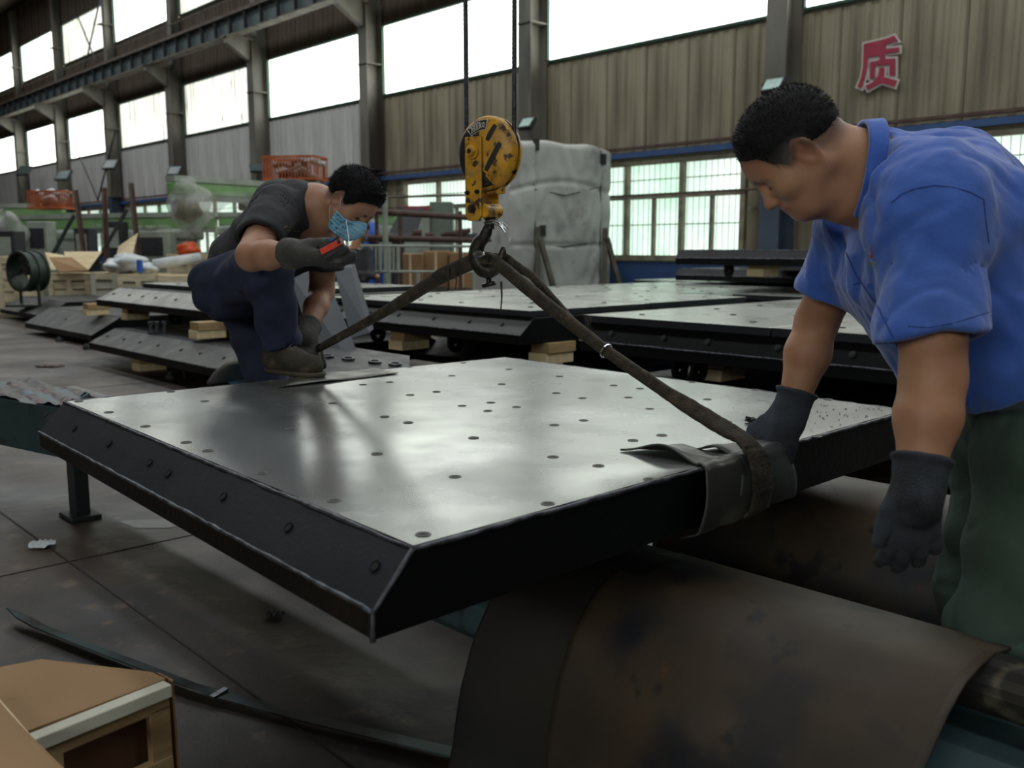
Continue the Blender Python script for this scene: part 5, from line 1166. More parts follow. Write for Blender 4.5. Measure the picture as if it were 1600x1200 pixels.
def make_hair(H, parent, mt, thick, lowback, seed, spike, n, grey=None, top=0.0):
    def fn(p):
        q = H.loc(p); base = scalp(q); hl = hairline(q, lowback)
        t = thick * np.clip(hl / .05, .12, 1) + top * np.clip((q[:, 2] - .05) / .06, 0, 1) * np.clip((q[:, 0] + .05) / .1, 0, 1)
        d = base - t - .0012 * wob(p, 260, seed)
        return smax(d, -(hl + .002 * wob(p, 300, seed + 1)), .002) * H.k
    lo = H.c - .15 * H.k; hi = H.c + .17 * H.k
    o = sdf_obj('hair', fn, lo, hi, .0036 * H.k, mt, parent, {'grey': (lambda v: grey(H.loc(v))) if grey else (lambda v: np.zeros(len(v)))})
    # short tufts standing off the shell
    me = o.data; nv = len(me.vertices); co = np.empty(nv * 3); no = np.empty(nv * 3)
    me.vertices.foreach_get('co', co); me.vertices.foreach_get('normal', no); co = co.reshape(-1, 3); no = no.reshape(-1, 3)
    M = np.array(wm(o)); wc = co @ M[:3, :3].T + M[:3, 3]; q = H.loc(wc); rg = np.random.default_rng(seed)
    outm = scalp(q) > .0015; ids = np.argwhere(outm)[:, 0]; ids = rg.choice(ids, n)
    P = wc[ids] + rg.normal(0, .0016, (n, 3)); Nn = no[ids]; qf = q[ids]; fwd = H.M[0]; dn = -H.M[2]
    hl = np.clip(hairline(qf, lowback) / .05, .25, 1)
    Dr = Nn + rg.normal(0, .28, (n, 3)) + fwd * .35 + dn * .25 * (qf[:, 2] < .05)[:, None]; Dr /= np.linalg.norm(Dr, axis=1)[:, None]
    L = spike * hl * rg.uniform(.5, 1.2, n); S = np.cross(Dr, rg.normal(0, 1, (n, 3))); S /= np.linalg.norm(S, axis=1)[:, None]; w = .0007
    vs = np.stack([P - S * w - Nn * .002, P + S * w - Nn * .002, P + Dr * L[:, None]], 1).reshape(-1, 3)
    me2 = bpy.data.meshes.new('hair_tufts'); me2.from_pydata([tuple(v) for v in (np.c_[vs, np.ones(len(vs))] @ np.linalg.inv(M).T)[:, :3]], [], [(3 * i, 3 * i + 1, 3 * i + 2) for i in range(n)])
    if grey: me2.attributes.new('grey', 'FLOAT', 'POINT').data.foreach_set('value', np.repeat(grey(qf), 3).astype(np.float32))
    me2.materials.append(mt); t = bpy.data.objects.new('hair_tufts', me2); COL.objects.link(t); t.parent = o; t['kind'] = 'stuff'
    return o
# ---------------------------------------------------------------- hand prims (glove): frame = wrist, finger direction, back-of-hand normal, thumb side
class Hand:
    def __init__(s, w, fdir, back, thumb_side, curls, k=1.0, splay=.10, thumb=(.35, .3), cuff=.05, r=1.0, tdir=None):
        X = A_(fdir); X /= np.linalg.norm(X); Z = A_(back); Z = Z - X * (X @ Z); Z /= np.linalg.norm(Z); Y = np.cross(Z, X) * thumb_side   # Y points to the thumb
        s.w, s.X, s.Y, s.Z = A_(w), X, Y, Z; s.segs = []; P = lambda x, y, z: s.w + (X * x + Y * y + Z * z) * k
        s.P = P
        s.palm = [(P(.0, 0, 0), P(.085, 0, 0)), k]
        base = [(.092, .032), (.096, .011), (.091, -.011), (.082, -.031)]; ln = [(.044, .027, .022), (.048, .031, .023), (.045, .029, .022), (.035, .022, .019)]
        rd = [.0112, .0115, .0108, .0098]
        for i, (bx, by) in enumerate(base):
            a = 0; p = P(bx - .03, by * .85, 0); q = P(bx, by, .0); pts = [p, q]; sd = splay * (1.5 - i)
            for j, l in enumerate(ln[i]):
                a += curls[i][j]; dirv = (X * math.cos(a) * math.cos(sd) + Y * math.sin(sd) * math.cos(a) - Z * math.sin(a)); q = q + dirv * l * k; pts.append(q)
            s.segs.append((pts, [x * k * r for x in (rd[i] * 1.25, rd[i] * 1.18, rd[i] * 1.08, rd[i], rd[i] * .86)]))
        t0 = P(.02, .024, -.004); ta, tb = thumb
        td = tdir if tdir is not None else None
        d1 = X * math.cos(.75) + Y * math.sin(.75) - Z * .25; d1 /= np.linalg.norm(d1)
        d2 = X * math.cos(ta) + Y * math.sin(ta) - Z * tb; d2 /= np.linalg.norm(d2)
        if td is not None: d1 = A_(td[0]); d2 = A_(td[1]); d1 = d1 / np.linalg.norm(d1); d2 = d2 / np.linalg.norm(d2)
        s.segs.append(([t0, t0 + d1 * .042 * k, t0 + d1 * .042 * k + d2 * .034 * k, t0 + d1 * .042 * k + d2 * .034 * k + d2 * .026 * k], [.0165 * k * r, .0145 * k * r, .0125 * k * r, .0105 * k * r]))
        s.k = k; s.r = r
    def sdf(s, p):
        k = s.k; P = s.P
        d = cap(p, P(.012, .0, 0), P(.085, .004, 0), .037 * k, .042 * k, (s.Z, 2.3))
        d = smin(d, cap(p, P(.03, .03, -.004), P(.07, .028, -.002), .017 * k, .014 * k), .015)
        for pts, rs in s.segs: d = smin(d, chain(p, pts, rs, .004), .0045)
        return d
# ================================================================ the man in the blue shirt
def man_in_blue():
    root = thing('person', 'man in a blue short-sleeved shirt and green trousers bending over the plate', 'person', (1.05, 1.85, 0))
    Hd = Head(V3(1241, 239, 1.80), (-.69, .10, -.72), (-.7, 0, .7)); Hd.k = .93
    nb = V3(1348, 264, 1.80)                      # base of the neck
    shn, shf = V3(1455, 352, 1.60), V3(1345, 352, 1.99)    # near and far shoulder joints
    eln, wrn = V3(1458, 590, 1.50), V3(1436, 752, 1.45)
    elf = V3(1277, 500, 2.14); hw = pt(0, ptinv(1214, 708)[1]); hw.z = ZT
    wrf = V3(1238, 636, 2.12)
    hpn, hpf = V3(1660, 665, 1.72), V3(1600, 665, 2.02)
    # hands: far one presses on the sling, near one hangs half open
    tipf = V3(1200, 712, 2.16)
    Hf = Hand(wrf + A_((-.008, 0, -.012)), V3(1186, 684, 2.15) - V3(1240, 632, 2.12), (-.35, -.62, .6), 1, [(.55, .45, .3), (.6, .5, .35), (.65, .5, .35), (.7, .5, .35)], 1.1, .12,
              tdir=((-.02, -.3, -.95), (-.22, -.12, -.95)))
    Hn = Hand(wrn + A_((0, 0, -.008)), V3(1426, 880, 1.46) - V3(1436, 752, 1.45), (-.2, -1, .15), -1, [(.2, .35, .3), (.22, .36, .3), (.25, .4, .3), (.3, .4, .3)], .86, .17, r=1.12, tdir=((-.62, .05, -.78), (-.25, .0, -1)))
    if True:
        Y = Hn.Y
    def arms(p):
        d = chain(p, [shn, eln], [.068, .050], .02)
        d = smin(d, chain(p, [eln, eln * .62 + wrn * .38 + A_((0, 0, 0)), wrn, wrn + (wrn - eln) * .12], [.047, .050, .0335, .031], .02), .02)
        e = chain(p, [shf, elf], [.064, .048], .02)
        e = smin(e, chain(p, [elf, elf * .62 + wrf * .38, wrf, wrf + (wrf - elf) * .1], [.045, .050, .032, .030], .02), .02)
        return np.minimum(d, e)
    def body(p):
        d = head_sdf(Hd.loc(p), .008) * Hd.k
        nk = cap(p, Hd.w((-.035, 0, -.035)), nb, .062, .072)
        d = smin(d, nk, .03)
        d = smin(d, cap(p, Hd.w((.01, 0, -.075)), nb + A_((-.03, 0, -.05)), .045, .055), .03)
        t = cap(p, nb + A_((.03, 0, -.03)), (shn + shf) / 2 + A_((.05, 0, -.03)), .07, .09)
        t = smin(t, chain(p, [shn, (shn + shf) / 2 + A_((.06, 0, -.02)), shf], [.05, .07, .05], .03), .03)
        return smin(smin(d, t, .03), arms(p), .02)
    def flush(v):
        q = Hd.loc(v); c = np.clip(1 - np.linalg.norm((q - A_((.1, 0, -.045))) / A_((.03, .03, .02)), axis=1), 0, 1)
        l = np.clip(1.3 - np.linalg.norm((q - A_((.09, 0, -.07))) / A_((.02, .026, .011)), axis=1), 0, 1)
        qa = q.copy(); qa[:, 1] = np.abs(qa[:, 1]); e = np.clip(1.2 - np.linalg.norm((qa - A_((0, .085, 0))) / A_((.03, .02, .04)), axis=1), 0, 1)
        return np.clip(c * .5 + l * .9 + e * .5, 0, 1)
    def stub(v):
        q = Hd.loc(v); h = hairline(q, -.07); return np.clip((h + .012) / .016, 0, 1) * np.clip((.03 - (scalp(q))) / .02, 0, 1) * .75
    def brow(v):
        q = Hd.loc(v); qa = q.copy(); qa[:, 1] = np.abs(qa[:, 1]); d = cap(qa, (.095, .014, .014), (.07, .05, .02), .0055, .004); e = cap(qa, (.088, .022, -.0125), (.076, .046, -.012), .0028)
        x = np.clip(-np.minimum(d - .001, e) / .003 + .6, 0, 1) * (q[:, 0] > .05); return np.clip(x, 0, .92)
    lo, hi = np.minimum.reduce([Hd.c - .2, wrf - .08, wrn - .08, shn - .12]), np.maximum.reduce([shf + .2, shn + .2, Hd.c + .17])
    head_part = sdf_obj('body', body, lo, hi, .0042, M_skin, root, {'flush': flush, 'stub': stub, 'browm': brow})
    def grey(q): return np.clip((-.005 - q[:, 2] + .05) / .05, 0, 1) * np.clip(1 - np.abs(q[:, 0] - .02) / .05, 0, 1) * 1.0 + .02
    make_hair(Hd, root, M_hair, .0062, -.052, 3, .005, 9000, grey, .003)
    # shirt
    mid = (hpn + hpf) / 2; ax = mid - nb; ax /= np.linalg.norm(ax)
    lat = shf - shn; lat = lat / np.linalg.norm(lat)
    bel = A_((-.55, 0, -.8))
    c1n, c1f = shn + ax * .10 + lat * .05, shf + ax * .10 - lat * .05
    w1n, w1f = c1n * .45 + hpn * .55, c1f * .45 + hpf * .55
    sd_n = eln - shn; sd_n /= np.linalg.norm(sd_n); sd_f = elf - shf; sd_f /= np.linalg.norm(sd_f)
    shemn = V3(1470, 528, 1.53); shemf = V3(1286, 458, 2.11)
    def folds(p):
        u = (p - nb) @ ax; l = (p - nb) @ lat
        return .0055 * wob(p, 15, 1) + .0038 * wob(p, 36, 2) + .0028 * np.sin(55 * (u + .35 * l) + 2.6 * wob(p, 9, 4)) * np.clip(wob(p, 6, 8) + .4, 0, 1) + .0018 * wob(p, 80, 3)
    def crease(p): return .0045 * np.exp(-(wob(p, 8, 11) / .09) ** 2) + .003 * np.exp(-(wob(p, 17, 5) / .10) ** 2)
    def solid(p):
        d = chain(p, [shn + lat * .03, c1n + lat * .03, w1n, hpn], [.078, .11, .125, .150], .04)
        d = smin(d, chain(p, [shf - lat * .03, c1f, w1f, hpf], [.085, .12, .135, .145], .04), .07)
        d = smin(d, cap(p, nb + ax * .055, nb + ax * .30, .08, .14), .07)
        d = smin(d, cap(p, (c1n + c1f) / 2 + bel * .02, (w1n + w1f) / 2 + bel * .045, .12, .13), .06)
        d = smin(d, chain(p, [nb + ax * .05, shn], [.06, .08], .04), .04)
        d = smin(d, chain(p, [nb + ax * .04, shf], [.065, .08], .04), .04)
        d = smin(d, chain(p, [V3(1388, 262, 1.82), V3(1470, 305, 1.83), V3(1560, 392, 1.86), V3(1640, 480, 1.88)], [.075, .125, .148, .16], .03), .05)
        d = smin(d, chain(p, [V3(1392, 292, 1.70), V3(1450, 312, 1.66), V3(1520, 345, 1.68)], [.07, .10, .115], .03), .07)
        # sleeves
        s1 = cap(p, shn, shn + sd_n * .30, .088, .093, None); s1 = smax(s1, plane(p, shemn, shemn - shn + A_((.05, 0, -.25)) * .6), .004)
        s2 = cap(p, shf, shf + sd_f * .30, .082, .086); s2 = smax(s2, plane(p, shemf, A_((-.25, .2, -1))), .004)
        return d, np.minimum(s1, s2), s1, s2
    hem_c = V3(1505, 655, 1.72)
    def shirt(p):
        d, s, s1, s2 = solid(p); d = smin(smin(d, s1, .045), s2, .035) + folds(p) + crease(p)
        # yoke seam and pocket edge
        d = d + .0016 * np.exp(-((cap(p, V3(1398, 312, 1.53), V3(1470, 282, 1.50), .0) / .004) ** 2)) 
        d = smax(d, -(arms(p) - .012), .004)
        # open neck
        nv = A_((.985, -.08, -.14))
        ua = (p - nb) @ nv / np.linalg.norm(nv); ra = np.linalg.norm((p - nb) - ua[:, None] * (nv / np.linalg.norm(nv)), axis=1)
        d = smax(d, -np.maximum(ua - .012, ra - .155), .012); d = smax(d, -np.maximum(ua - .03, ra - .082), .004)
        d = smax(d, plane(p, hem_c, A_((.18, .0, -1))) if False else plane(p, V3(1503, 697, 1.6), A_((.85, 0, -1))), .004)
        return d
    lo = np.minimum.reduce([shn - .25, shf - .22, hpn - .2]); hi = np.maximum.reduce([hpn + .22, hpf + .22, shf + .25]); lo[2] = .82
    sh = sdf_obj('shirt', shirt, lo, hi, .0055, M_shirt, root)
    # collar: stand and fold, a thick strip round the neck
    nrm = A_((.985, -.08, -.14)); nrm /= np.linalg.norm(nrm); bk = -Hd.M[0] - nrm * (-Hd.M[0] @ nrm); bk /= np.linalg.norm(bk); sd = np.cross(nrm, bk)
    ccen = nb + nrm * .004
    def col(u, v):
        a = -2.45 + 4.9 * u; w = min(1, v * 2.2); f = max(0, v * 2.2 - 1) / 1.2
        r0 = .079 + .006 * w + .007 * f + .004 * abs(math.sin(a)); h = .012 - .036 * w + .034 * f
        if abs(a) > 1.5: r0 += (abs(a) - 1.5) * .03; h += (abs(a) - 1.5) * .012 * f
        q = ccen + bk * (math.cos(a) * r0) + sd * (math.sin(a) * r0) + nrm * h + A_((0, 0, .0)); return Vector(q)
    g = MB(); g.grid(col, 48, 14, thick=-.003); g.build('collar', M_shirt, root, smooth=True)
    # chest emblem: red hooked mark above two small yellow-green signs, lying on the cloth
    def stick(pxy, d0, fn, off=.0015):
        r = np.array(ray(*pxy)); c0 = A_((0, 0, CAMH)); t = d0
        ts = np.linspace(1.2, 2.4, 900)[:, None]; dd = fn(c0 + r / r[1] * ts); k = np.argmax(dd < 0); return Vector(c0 + r / r[1] * (ts[k, 0] - off))
    def on_shirt(name, polys, mt, rr=.0016, off=.001):
        g = MB()
        for pl in polys:
            dp = [tuple(A_(pl[i]) * (1 - t) + A_(pl[i + 1]) * t) for i in range(len(pl) - 1) for t in np.arange(0, 1, .12)] + [pl[-1]]
            g.tube([stick(q, 1.8, shirt, max(off, .0004)) for q in dp], rr, 5)
        return g.build(name, mt, root)
    on_shirt('chest_emblem', [[(1361.5, 386), (1362, 395), (1361, 402)], [(1356, 399), (1361, 402.5), (1364, 400)]], M_red, .0014)
    M_yg = mat('faded_yellow_print', '#8a9a50', rough=.8)
    on_shirt('chest_lettering', [[(1356, 409), (1356, 416)], [(1359, 408), (1359, 417)], [(1363, 411), (1368, 411)], [(1365.5, 409), (1365.5, 417)], [(1363, 416), (1368, 415)]], M_yg, .001)
    on_shirt('shoulder_seam', [[(1392, 318), (1408, 304), (1430, 295), (1460, 290), (1490, 293), (1515, 300), (1537, 312)]], M_seam, .0012, -.0003)
    on_shirt('sleeve_seam', [[(1418, 510), (1450, 512), (1490, 505), (1545, 488)]], M_seam, .0009, -.0003)
    on_shirt('back_seam', [[(1537, 312), (1540, 345), (1545, 380)]], M_seam, .0012, -.0003)
    on_shirt('placket', [[(1322, 395), (1338, 430), (1372, 480), (1404, 545), (1412, 560)], [(1334, 445), (1345, 441)]], M_seam, .0014, -.0002)
    for q in ((1360, 447), (1385, 500)):
        g = MB(); c = stick(q, 1.8, shirt, .001); g.cyl(c, c + Vector((-.002, -.003, 0)), .0055, 12); g.build('button', M_shirt, root)
    # trousers
    kn, kf = V3(1545, 830, 1.76), V3(1585, 830, 2.06); an, af = A_((1.0, 1.78, .05)), A_((1.16, 2.15, .05))
    kn = A_((.97, 1.72, .52)); kf = A_((1.12, 2.1, .52))
    def trou(p):
        d = chain(p, [hpn + A_((0, 0, -.02)), kn, an + A_((0, 0, .08))], [.142, .108, .098], .04)
        d = smin(d, chain(p, [hpf + A_((0, 0, -.02)), kf, af + A_((0, 0, .08))], [.14, .108, .098], .04), .04)
        d = smin(d, cap(p, hpn, hpf, .145), .05)
        d = d + .008 * wob(p, 13, 5) + .005 * np.sin(38 * p[:, 2] + 30 * p[:, 0] + 3 * wob(p, 8, 2)) + .003 * wob(p, 42, 7) + .010 * np.exp(-(wob(p, 7, 3) / .1) ** 2) + .006 * np.exp(-(wob(p, 15, 9) / .1) ** 2)
        d = smax(d, plane(p, hpn + A_((0, 0, .10)), A_((-.5, 0, 1))), .005)
        return smax(d, -(p[:, 2] - .06), .005)
    sdf_obj('trousers', trou, (.62, 1.45, .04), (1.45, 2.5, 1.16), .0085, M_trou, root)
    for a in (an, af):
        def shoe(p, a=a):
            d = smin(cap(p, a + A_((.02, 0, .0)), a + A_((-.16, .02, -.012)), .042, .036), cap(p, a, a + A_((0, 0, .08)), .045, .05), .03); return smax(d, -(p[:, 2]), .004)
        sdf_obj('shoe', shoe, a + A_((-.24, -.1, -.055)), a + A_((.12, .1, .16)), .008, M_shoe, root)
    # gloves
    def glove(Hh, wr, el, fr):
        ad = wr - el; ad = ad / np.linalg.norm(ad)
        def fn(p):
            d = Hh.sdf(p) - .0015
            cf = cap(p, wr - ad * .035, wr + ad * .035, .0435, .040); d = smin(d, cf, .02)
            rl = np.sqrt((np.abs((p - (wr - ad * .036)) @ ad)) ** 2 + (np.linalg.norm((p - wr) - ((p - wr) @ ad)[:, None] * ad, axis=1) - .043) ** 2) - .0062
            d = smin(d, rl, .005)
            d = smax(d, -plane(p, wr - ad * .042, ad), .003)
            return d + .0009 * wob(p, 120, 6)
        c = (wr + Hh.P(.09, 0, 0)) / 2
        return sdf_obj('glove', fn, c - .15, c + .15, .0034, M_glove, root, smooth=1)
    glove(Hf, wrf, elf, None); glove(Hn, wrn, eln, None)
    return root
man_in_blue()
# ================================================================ the stooping man in black
def stooping_man():
    root = thing('person', 'stooping man in black T-shirt, navy trousers and blue face mask, holding a remote', 'person', (-1.1, 3.75, 0))
    Hd = Head(V3(549, 317, 3.34), (.62, -.42, -.68), (.55, -.12, .72)); Hd.k = .93
    nb = V3(490, 322, 3.42)
    shn, shf = V3(428, 330, 3.30), V3(505, 350, 3.62)
    eln, wrn = V3(393, 400, 3.05), V3(464, 396, 2.92)
    elf, wrf = V3(503, 455, 3.66), V3(478, 520, 3.45)
    hpn, hpf = V3(368, 436, 3.52), V3(376, 430, 3.78)
    knn = V3(418, 424, 3.22); ann = V3(442, 560, 3.34)
    knf = V3(400, 520, 3.78); anf = V3(428, 640, 3.80)
    palmx = V3(535, 408, 2.86) - V3(462, 398, 2.92)
    Hn = Hand(wrn + A_((.004, 0, -.008)), palmx, (-.12, -.45, -.9), 1, [(.12, .25, .2), (.1, .2, .18), (.1, .2, .18), (.15, .2, .15)], 1.0, .05, r=1.12,
              tdir=((.75, -.1, .55), (1, -.05, .12)))
    Hf = Hand(wrf + A_((0, 0, -.01)), V3(484, 556, 3.40) - V3(480, 518, 3.45), (.6, -.8, .2), 1, [(.7, .9, .6), (.7, .9, .6), (.7, .9, .6), (.7, .9, .6)], 1.0, .04, r=1.12)
    def arms(p):
        d = chain(p, [shn, eln], [.062, .050], .02); fm = eln * .62 + wrn * .38
        d = smin(d, chain(p, [eln, fm, wrn, wrn + (wrn - eln) * .1], [.046, .046, .031, .029], .02), .02)
        fm = elf * .62 + wrf * .38
        e = chain(p, [shf, elf], [.06, .048], .02); e = smin(e, chain(p, [elf, fm, wrf, wrf + (wrf - elf) * .08], [.045, .045, .032, .03], .02), .02)
        return np.minimum(d, e)
    def body(p):
        d = head_sdf(Hd.loc(p), .004) * Hd.k
        d = smin(d, cap(p, Hd.w((-.035, 0, -.035)), nb, .056, .062), .03)
        d = smin(d, cap(p, Hd.w((.01, 0, -.075)), nb + A_((.02, -.02, -.06)), .035, .045), .03)
        d = smin(d, cap(p, nb, nb + A_((.0, .04, -.10)), .07, .07), .04)
        d = smin(d, cap(p, nb, (shn + shf) / 2 + A_((-.04, 0, -.03)), .07, .08), .04)
        d = smin(d, chain(p, [shn, (shn + shf) / 2 + A_((-.03, 0, -.02)), shf], [.045, .06, .045], .03), .03)
        return smin(d, arms(p), .02)
    def stub(v):
        q = Hd.loc(v); h = hairline(q, -.07); return np.clip((h + .012) / .016, 0, 1) * np.clip((.03 - (scalp(q))) / .02, 0, 1) * .8
    def brow(v):
        q = Hd.loc(v); qa = q.copy(); qa[:, 1] = np.abs(qa[:, 1]); d = cap(qa, (.095, .014, .014), (.07, .05, .02), .0055, .004); e = cap(qa, (.088, .022, -.0125), (.076, .046, -.012), .0035)
        return np.clip(np.clip(-np.minimum(d - .001, e) / .003 + .6, 0, 1) * (q[:, 0] > .05), 0, .92)
    def flush(v):
        q = Hd.loc(v); qa = q.copy(); qa[:, 1] = np.abs(qa[:, 1]); return np.clip(1.1 - np.linalg.norm((qa - A_((0, .085, 0))) / A_((.03, .02, .04)), axis=1), 0, 1) * .7
    lo = np.minimum.reduce([Hd.c - .17, shn - .12, eln - .1, wrf - .08, wrn - .08]); hi = np.maximum.reduce([Hd.c + .17, shf + .14, shn + .1])
    sdf_obj('body', body, lo, hi, .0058, M_skin2, root, {'flush': flush, 'stub': stub, 'browm': brow})
    make_hair(Hd, root, M_hair, .013, -.045, 11, .012, 8000, None, .009)
    # T-shirt
    ax = (hpn + hpf) / 2 - nb; ax /= np.linalg.norm(ax); lat = (shf - shn) / np.linalg.norm(shf - shn)
    dn = A_((.25, -.1, -.9)); dn /= np.linalg.norm(dn)
    c1 = nb * .55 + ((hpn + hpf) / 2) * .45; w1 = nb * .2 + ((hpn + hpf) / 2) * .8
    sdn = eln - shn; sdn /= np.linalg.norm(sdn); sdf_ = elf - shf; sdf_ /= np.linalg.norm(sdf_)
    def tee(p):
        u = (p - nb) @ ax
        d = chain(p, [shn + lat * .04, c1 - lat * .07, w1 - lat * .07, hpn + A_((.02, 0, .02))], [.085, .115, .11, .12], .04)
        d = smin(d, chain(p, [shf - lat * .04, c1 + lat * .07, w1 + lat * .07, hpf + A_((.02, 0, .02))], [.08, .115, .11, .12], .04), .07)
        d = smin(d, cap(p, nb + ax * .05, nb + ax * .25, .08, .12), .05)
        d = smin(d, cap(p, V3(497, 385, 3.32), V3(478, 420, 3.34), .045, .05), .08)
        nv_ = nb - Hd.c; nv_ /= np.linalg.norm(nv_); d = smin(d, cap(p, nb - nv_ * .01, nb + nv_ * .14, .080, .11), .05)
        s1 = smax(cap(p, shn, shn + sdn * .3, .082, .084), plane(p, shn + sdn * .20, sdn + A_((.1, 0, -.1))), .004)
        s2 = smax(cap(p, shf, shf + sdf_ * .3, .078, .08), plane(p, shf + sdf_ * .17, sdf_), .004)
        d = smin(smin(d, s1, .04), s2, .03) + .006 * wob(p, 12, 3) + .0035 * wob(p, 30, 5) + .002 * wob(p, 70, 1) + .003 * np.sin(50 * u + 3 * wob(p, 8, 2))
        d = smax(d, -(arms(p) - .008), .004)
        nv = nb - Hd.c; nv /= np.linalg.norm(nv); ua = (p - nb) @ nv; ra = np.linalg.norm((p - nb) - ua[:, None] * nv, axis=1)
        d = smax(d, -np.maximum(ua + .03, ra - .13), .012); d = smax(d, -np.maximum(ua - .02, ra - .068), .004)
        d = smax(d, -cap(p, nb + A_((.03, -.02, -.02)), nb + A_((.09, -.06, -.10)), .055, .045), .008)
        return smax(d, plane(p, hpn * .5 + hpf * .5 + A_((.0, 0, -.03)), A_((-.55, 0, -1))), .005)
    lo = np.minimum.reduce([hpn - .2, shn - .15, eln - .05]); hi = np.maximum.reduce([shf + .2, hpf + .2, nb + .15]); lo[2] = hpn[2] - .16
    sdf_obj('tshirt', tee, lo, hi, .008, M_tee, root)
    # navy trousers, near leg raised on the plate, far leg straight
    def trou(p):
        d = chain(p, [hpn, knn, ann + A_((0, 0, .045))], [.128, .088, .070], .04)
        d = smin(d, chain(p, [hpf, knf, anf], [.135, .10, .085], .04), .03)
        d = smin(d, cap(p, hpn, hpf, .14), .05)
        d = smin(d, cap(p, hpn + A_((-.04, 0, -.03)), hpf + A_((-.04, 0, -.03)), .125), .05)
        d = d + .007 * wob(p, 14, 4) + .004 * np.sin(45 * p[:, 2] - 30 * p[:, 0] + 3 * wob(p, 9, 1)) + .003 * wob(p, 40, 6) + .008 * np.exp(-(wob(p, 9, 3) / .1) ** 2)
        d = smax(d, -plane(p, ann + A_((0, 0, .035)), A_((-.2, 0, 1))) - 9 * (p[:, 1] > 3.56), .004)
        d = smax(d, plane(p, hpn + A_((0, 0, .10)), A_((-.35, 0, 1))), .02)
        return smax(d, -(p[:, 2] - .14), .004)
    lo = np.minimum.reduce([hpn - .25, hpf - .25]); hi = np.maximum.reduce([knn + .2, knf + .2, hpf + .25, ann + .2]); lo[2] = .1; lo[1] = 3.0
    sdf_obj('trousers', trou, lo, hi, .009, M_navy, root)
    # shoes
    heel, toe = V3(446, 580, 3.30), V3(488, 571, 3.22); heel[2] = ZT + .05; toe[2] = ZT + .042
    fd = toe - heel; fd /= np.linalg.norm(fd); heel = toe - fd * .19
    hz = ZT + .012
    def shoe(p):
        d = chain(p, [heel, heel * .5 + toe * .5 + A_((0, 0, .006)), toe], [.043, .044, .04], .03)
        d = smin(d, cap(p, heel + A_((0, 0, .01)), heel + A_((.005, 0, .075)), .042, .047), .03) + .0012 * wob(p, 90, 3)
        return smax(d, -(p[:, 2] - hz - .004), .003)
    blo, bhi = np.minimum(heel, toe) - .1, np.maximum(heel, toe) + .15
    sdf_obj('shoe', shoe, blo, bhi, .0055, M_shoe, root)
    sh = [c for c in root.children if c.name.startswith('shoe')][0]
    def sole(p):
        d = chain(p, [heel - A_((0, 0, .02)), toe + fd * .004 - A_((0, 0, .02))], [.046, .044], .02)
        return np.maximum(smax(d, np.abs(p[:, 2] - (ZT + .012)) - .011, .004), -(np.abs(np.mod((p - heel) @ fd, .018) - .009) - .006) * 1.0 - 9 * (p[:, 2] > ZT + .009))
    sdf_obj('sole', sole, blo, bhi, .0045, M_sole, sh)
    g = MB()
    for k in range(5):
        c = heel + fd * (.07 + .016 * k) + A_((0, 0, .066 - .006 * k)); s_ = np.cross(fd, A_((0, 0, 1)))
        g.tube([Vector(c - s_ * .03 - A_((0, 0, .01))), Vector(c + A_((0, 0, .004))), Vector(c + s_ * .03 - A_((0, 0, .01)) + fd * .01)], .0028, 5)
    g.build('laces', M_ropel, sh)
    def shoe2(p):
        a = anf.copy(); a[2] = .16; b = a + A_((.16, -.05, 0)); return smax(smin(cap(p, a, b, .048, .042), cap(p, a, a + A_((0, 0, .08)), .045), .03), -(p[:, 2] - .12), .004)
    sdf_obj('shoe', shoe2, A_((anf[0] - .12, anf[1] - .2, .1)), A_((anf[0] + .28, anf[1] + .12, .34)), .009, M_shoe, root)
    # gloves
    def glove(Hh, wr, el, mt, L):
        ad = wr - el; ad = ad / np.linalg.norm(ad)
        def fn(p):
            d = Hh.sdf(p) - .002; d = smin(d, cap(p, wr - ad * L, wr + ad * .03, .052, .042), .02)
            d = smax(d, -plane(p, wr - ad * L, ad), .003); d = smax(d, -cap(p, wr - ad * (L + .05), wr - ad * (L * .4), .046, .040), .003)
            return d + .0016 * wob(p, 60, 6)
        c = (wr + Hh.P(.09, 0, 0)) / 2; return sdf_obj('glove', fn, c - .16, c + .16, .0048, mt, root)
    glove(Hn, wrn, eln, M_leath, .045); glove(Hf, wrf, elf, M_leath, .05)
    # face mask with ear loops
    def mask(p):
        q = Hd.loc(p); qa = q.copy(); qa[:, 1] = np.abs(qa[:, 1])
        h = smin(head_sdf(q, .004), ell(q, (.085, 0, -.055), (.035, .022, .042)), .02)
        d = h - .0055 - .0016 * np.sin(q[:, 2] * 420 + 2 * qa[:, 1] * 40)
        cut = smax(smax(q[:, 2] + .018 + .5 * (qa[:, 1] > 9) + .38 * qa[:, 1] - .012, -(q[:, 2] + .118), .004), -(q[:, 0] - .022 - .0 * qa[:, 1]), .004)
        return smax(smax(d, cut, .004), -(head_sdf(q, .004) - .0012), .003)
    mk = sdf_obj('face_mask', mask, Hd.c - .17, Hd.c + .17, .004, M_mask, root)
    for sg in (-1, 1):
        g = MB()
        for a, b in (((.03, .072, -.028), (.004, .083, .022)), ((.024, .066, -.09), (-.016, .083, -.03))):
            P = [Vector(Hd.w((a[0] + (b[0] - a[0]) * t, sg * (a[1] + (b[1] - a[1]) * t + .006 * math.sin(PI * t)), a[2] + (b[2] - a[2]) * t)) ) for t in (0, .5, 1)]
            g.tube(P, .0018, 5)
        g.build('ear_loop', M_white, mk)
    # gold print on the chest
    def stick(x, y, off=.002):
        r = np.array(ray(x, y)); c0 = A_((0, 0, CAMH)); ts = np.linspace(2.6, 4.0, 900)[:, None]; dd = tee(c0 + r / r[1] * ts); k = np.argmax(dd < 0); return Vector(c0 + r / r[1] * (ts[k, 0] - off))
    g = MB()
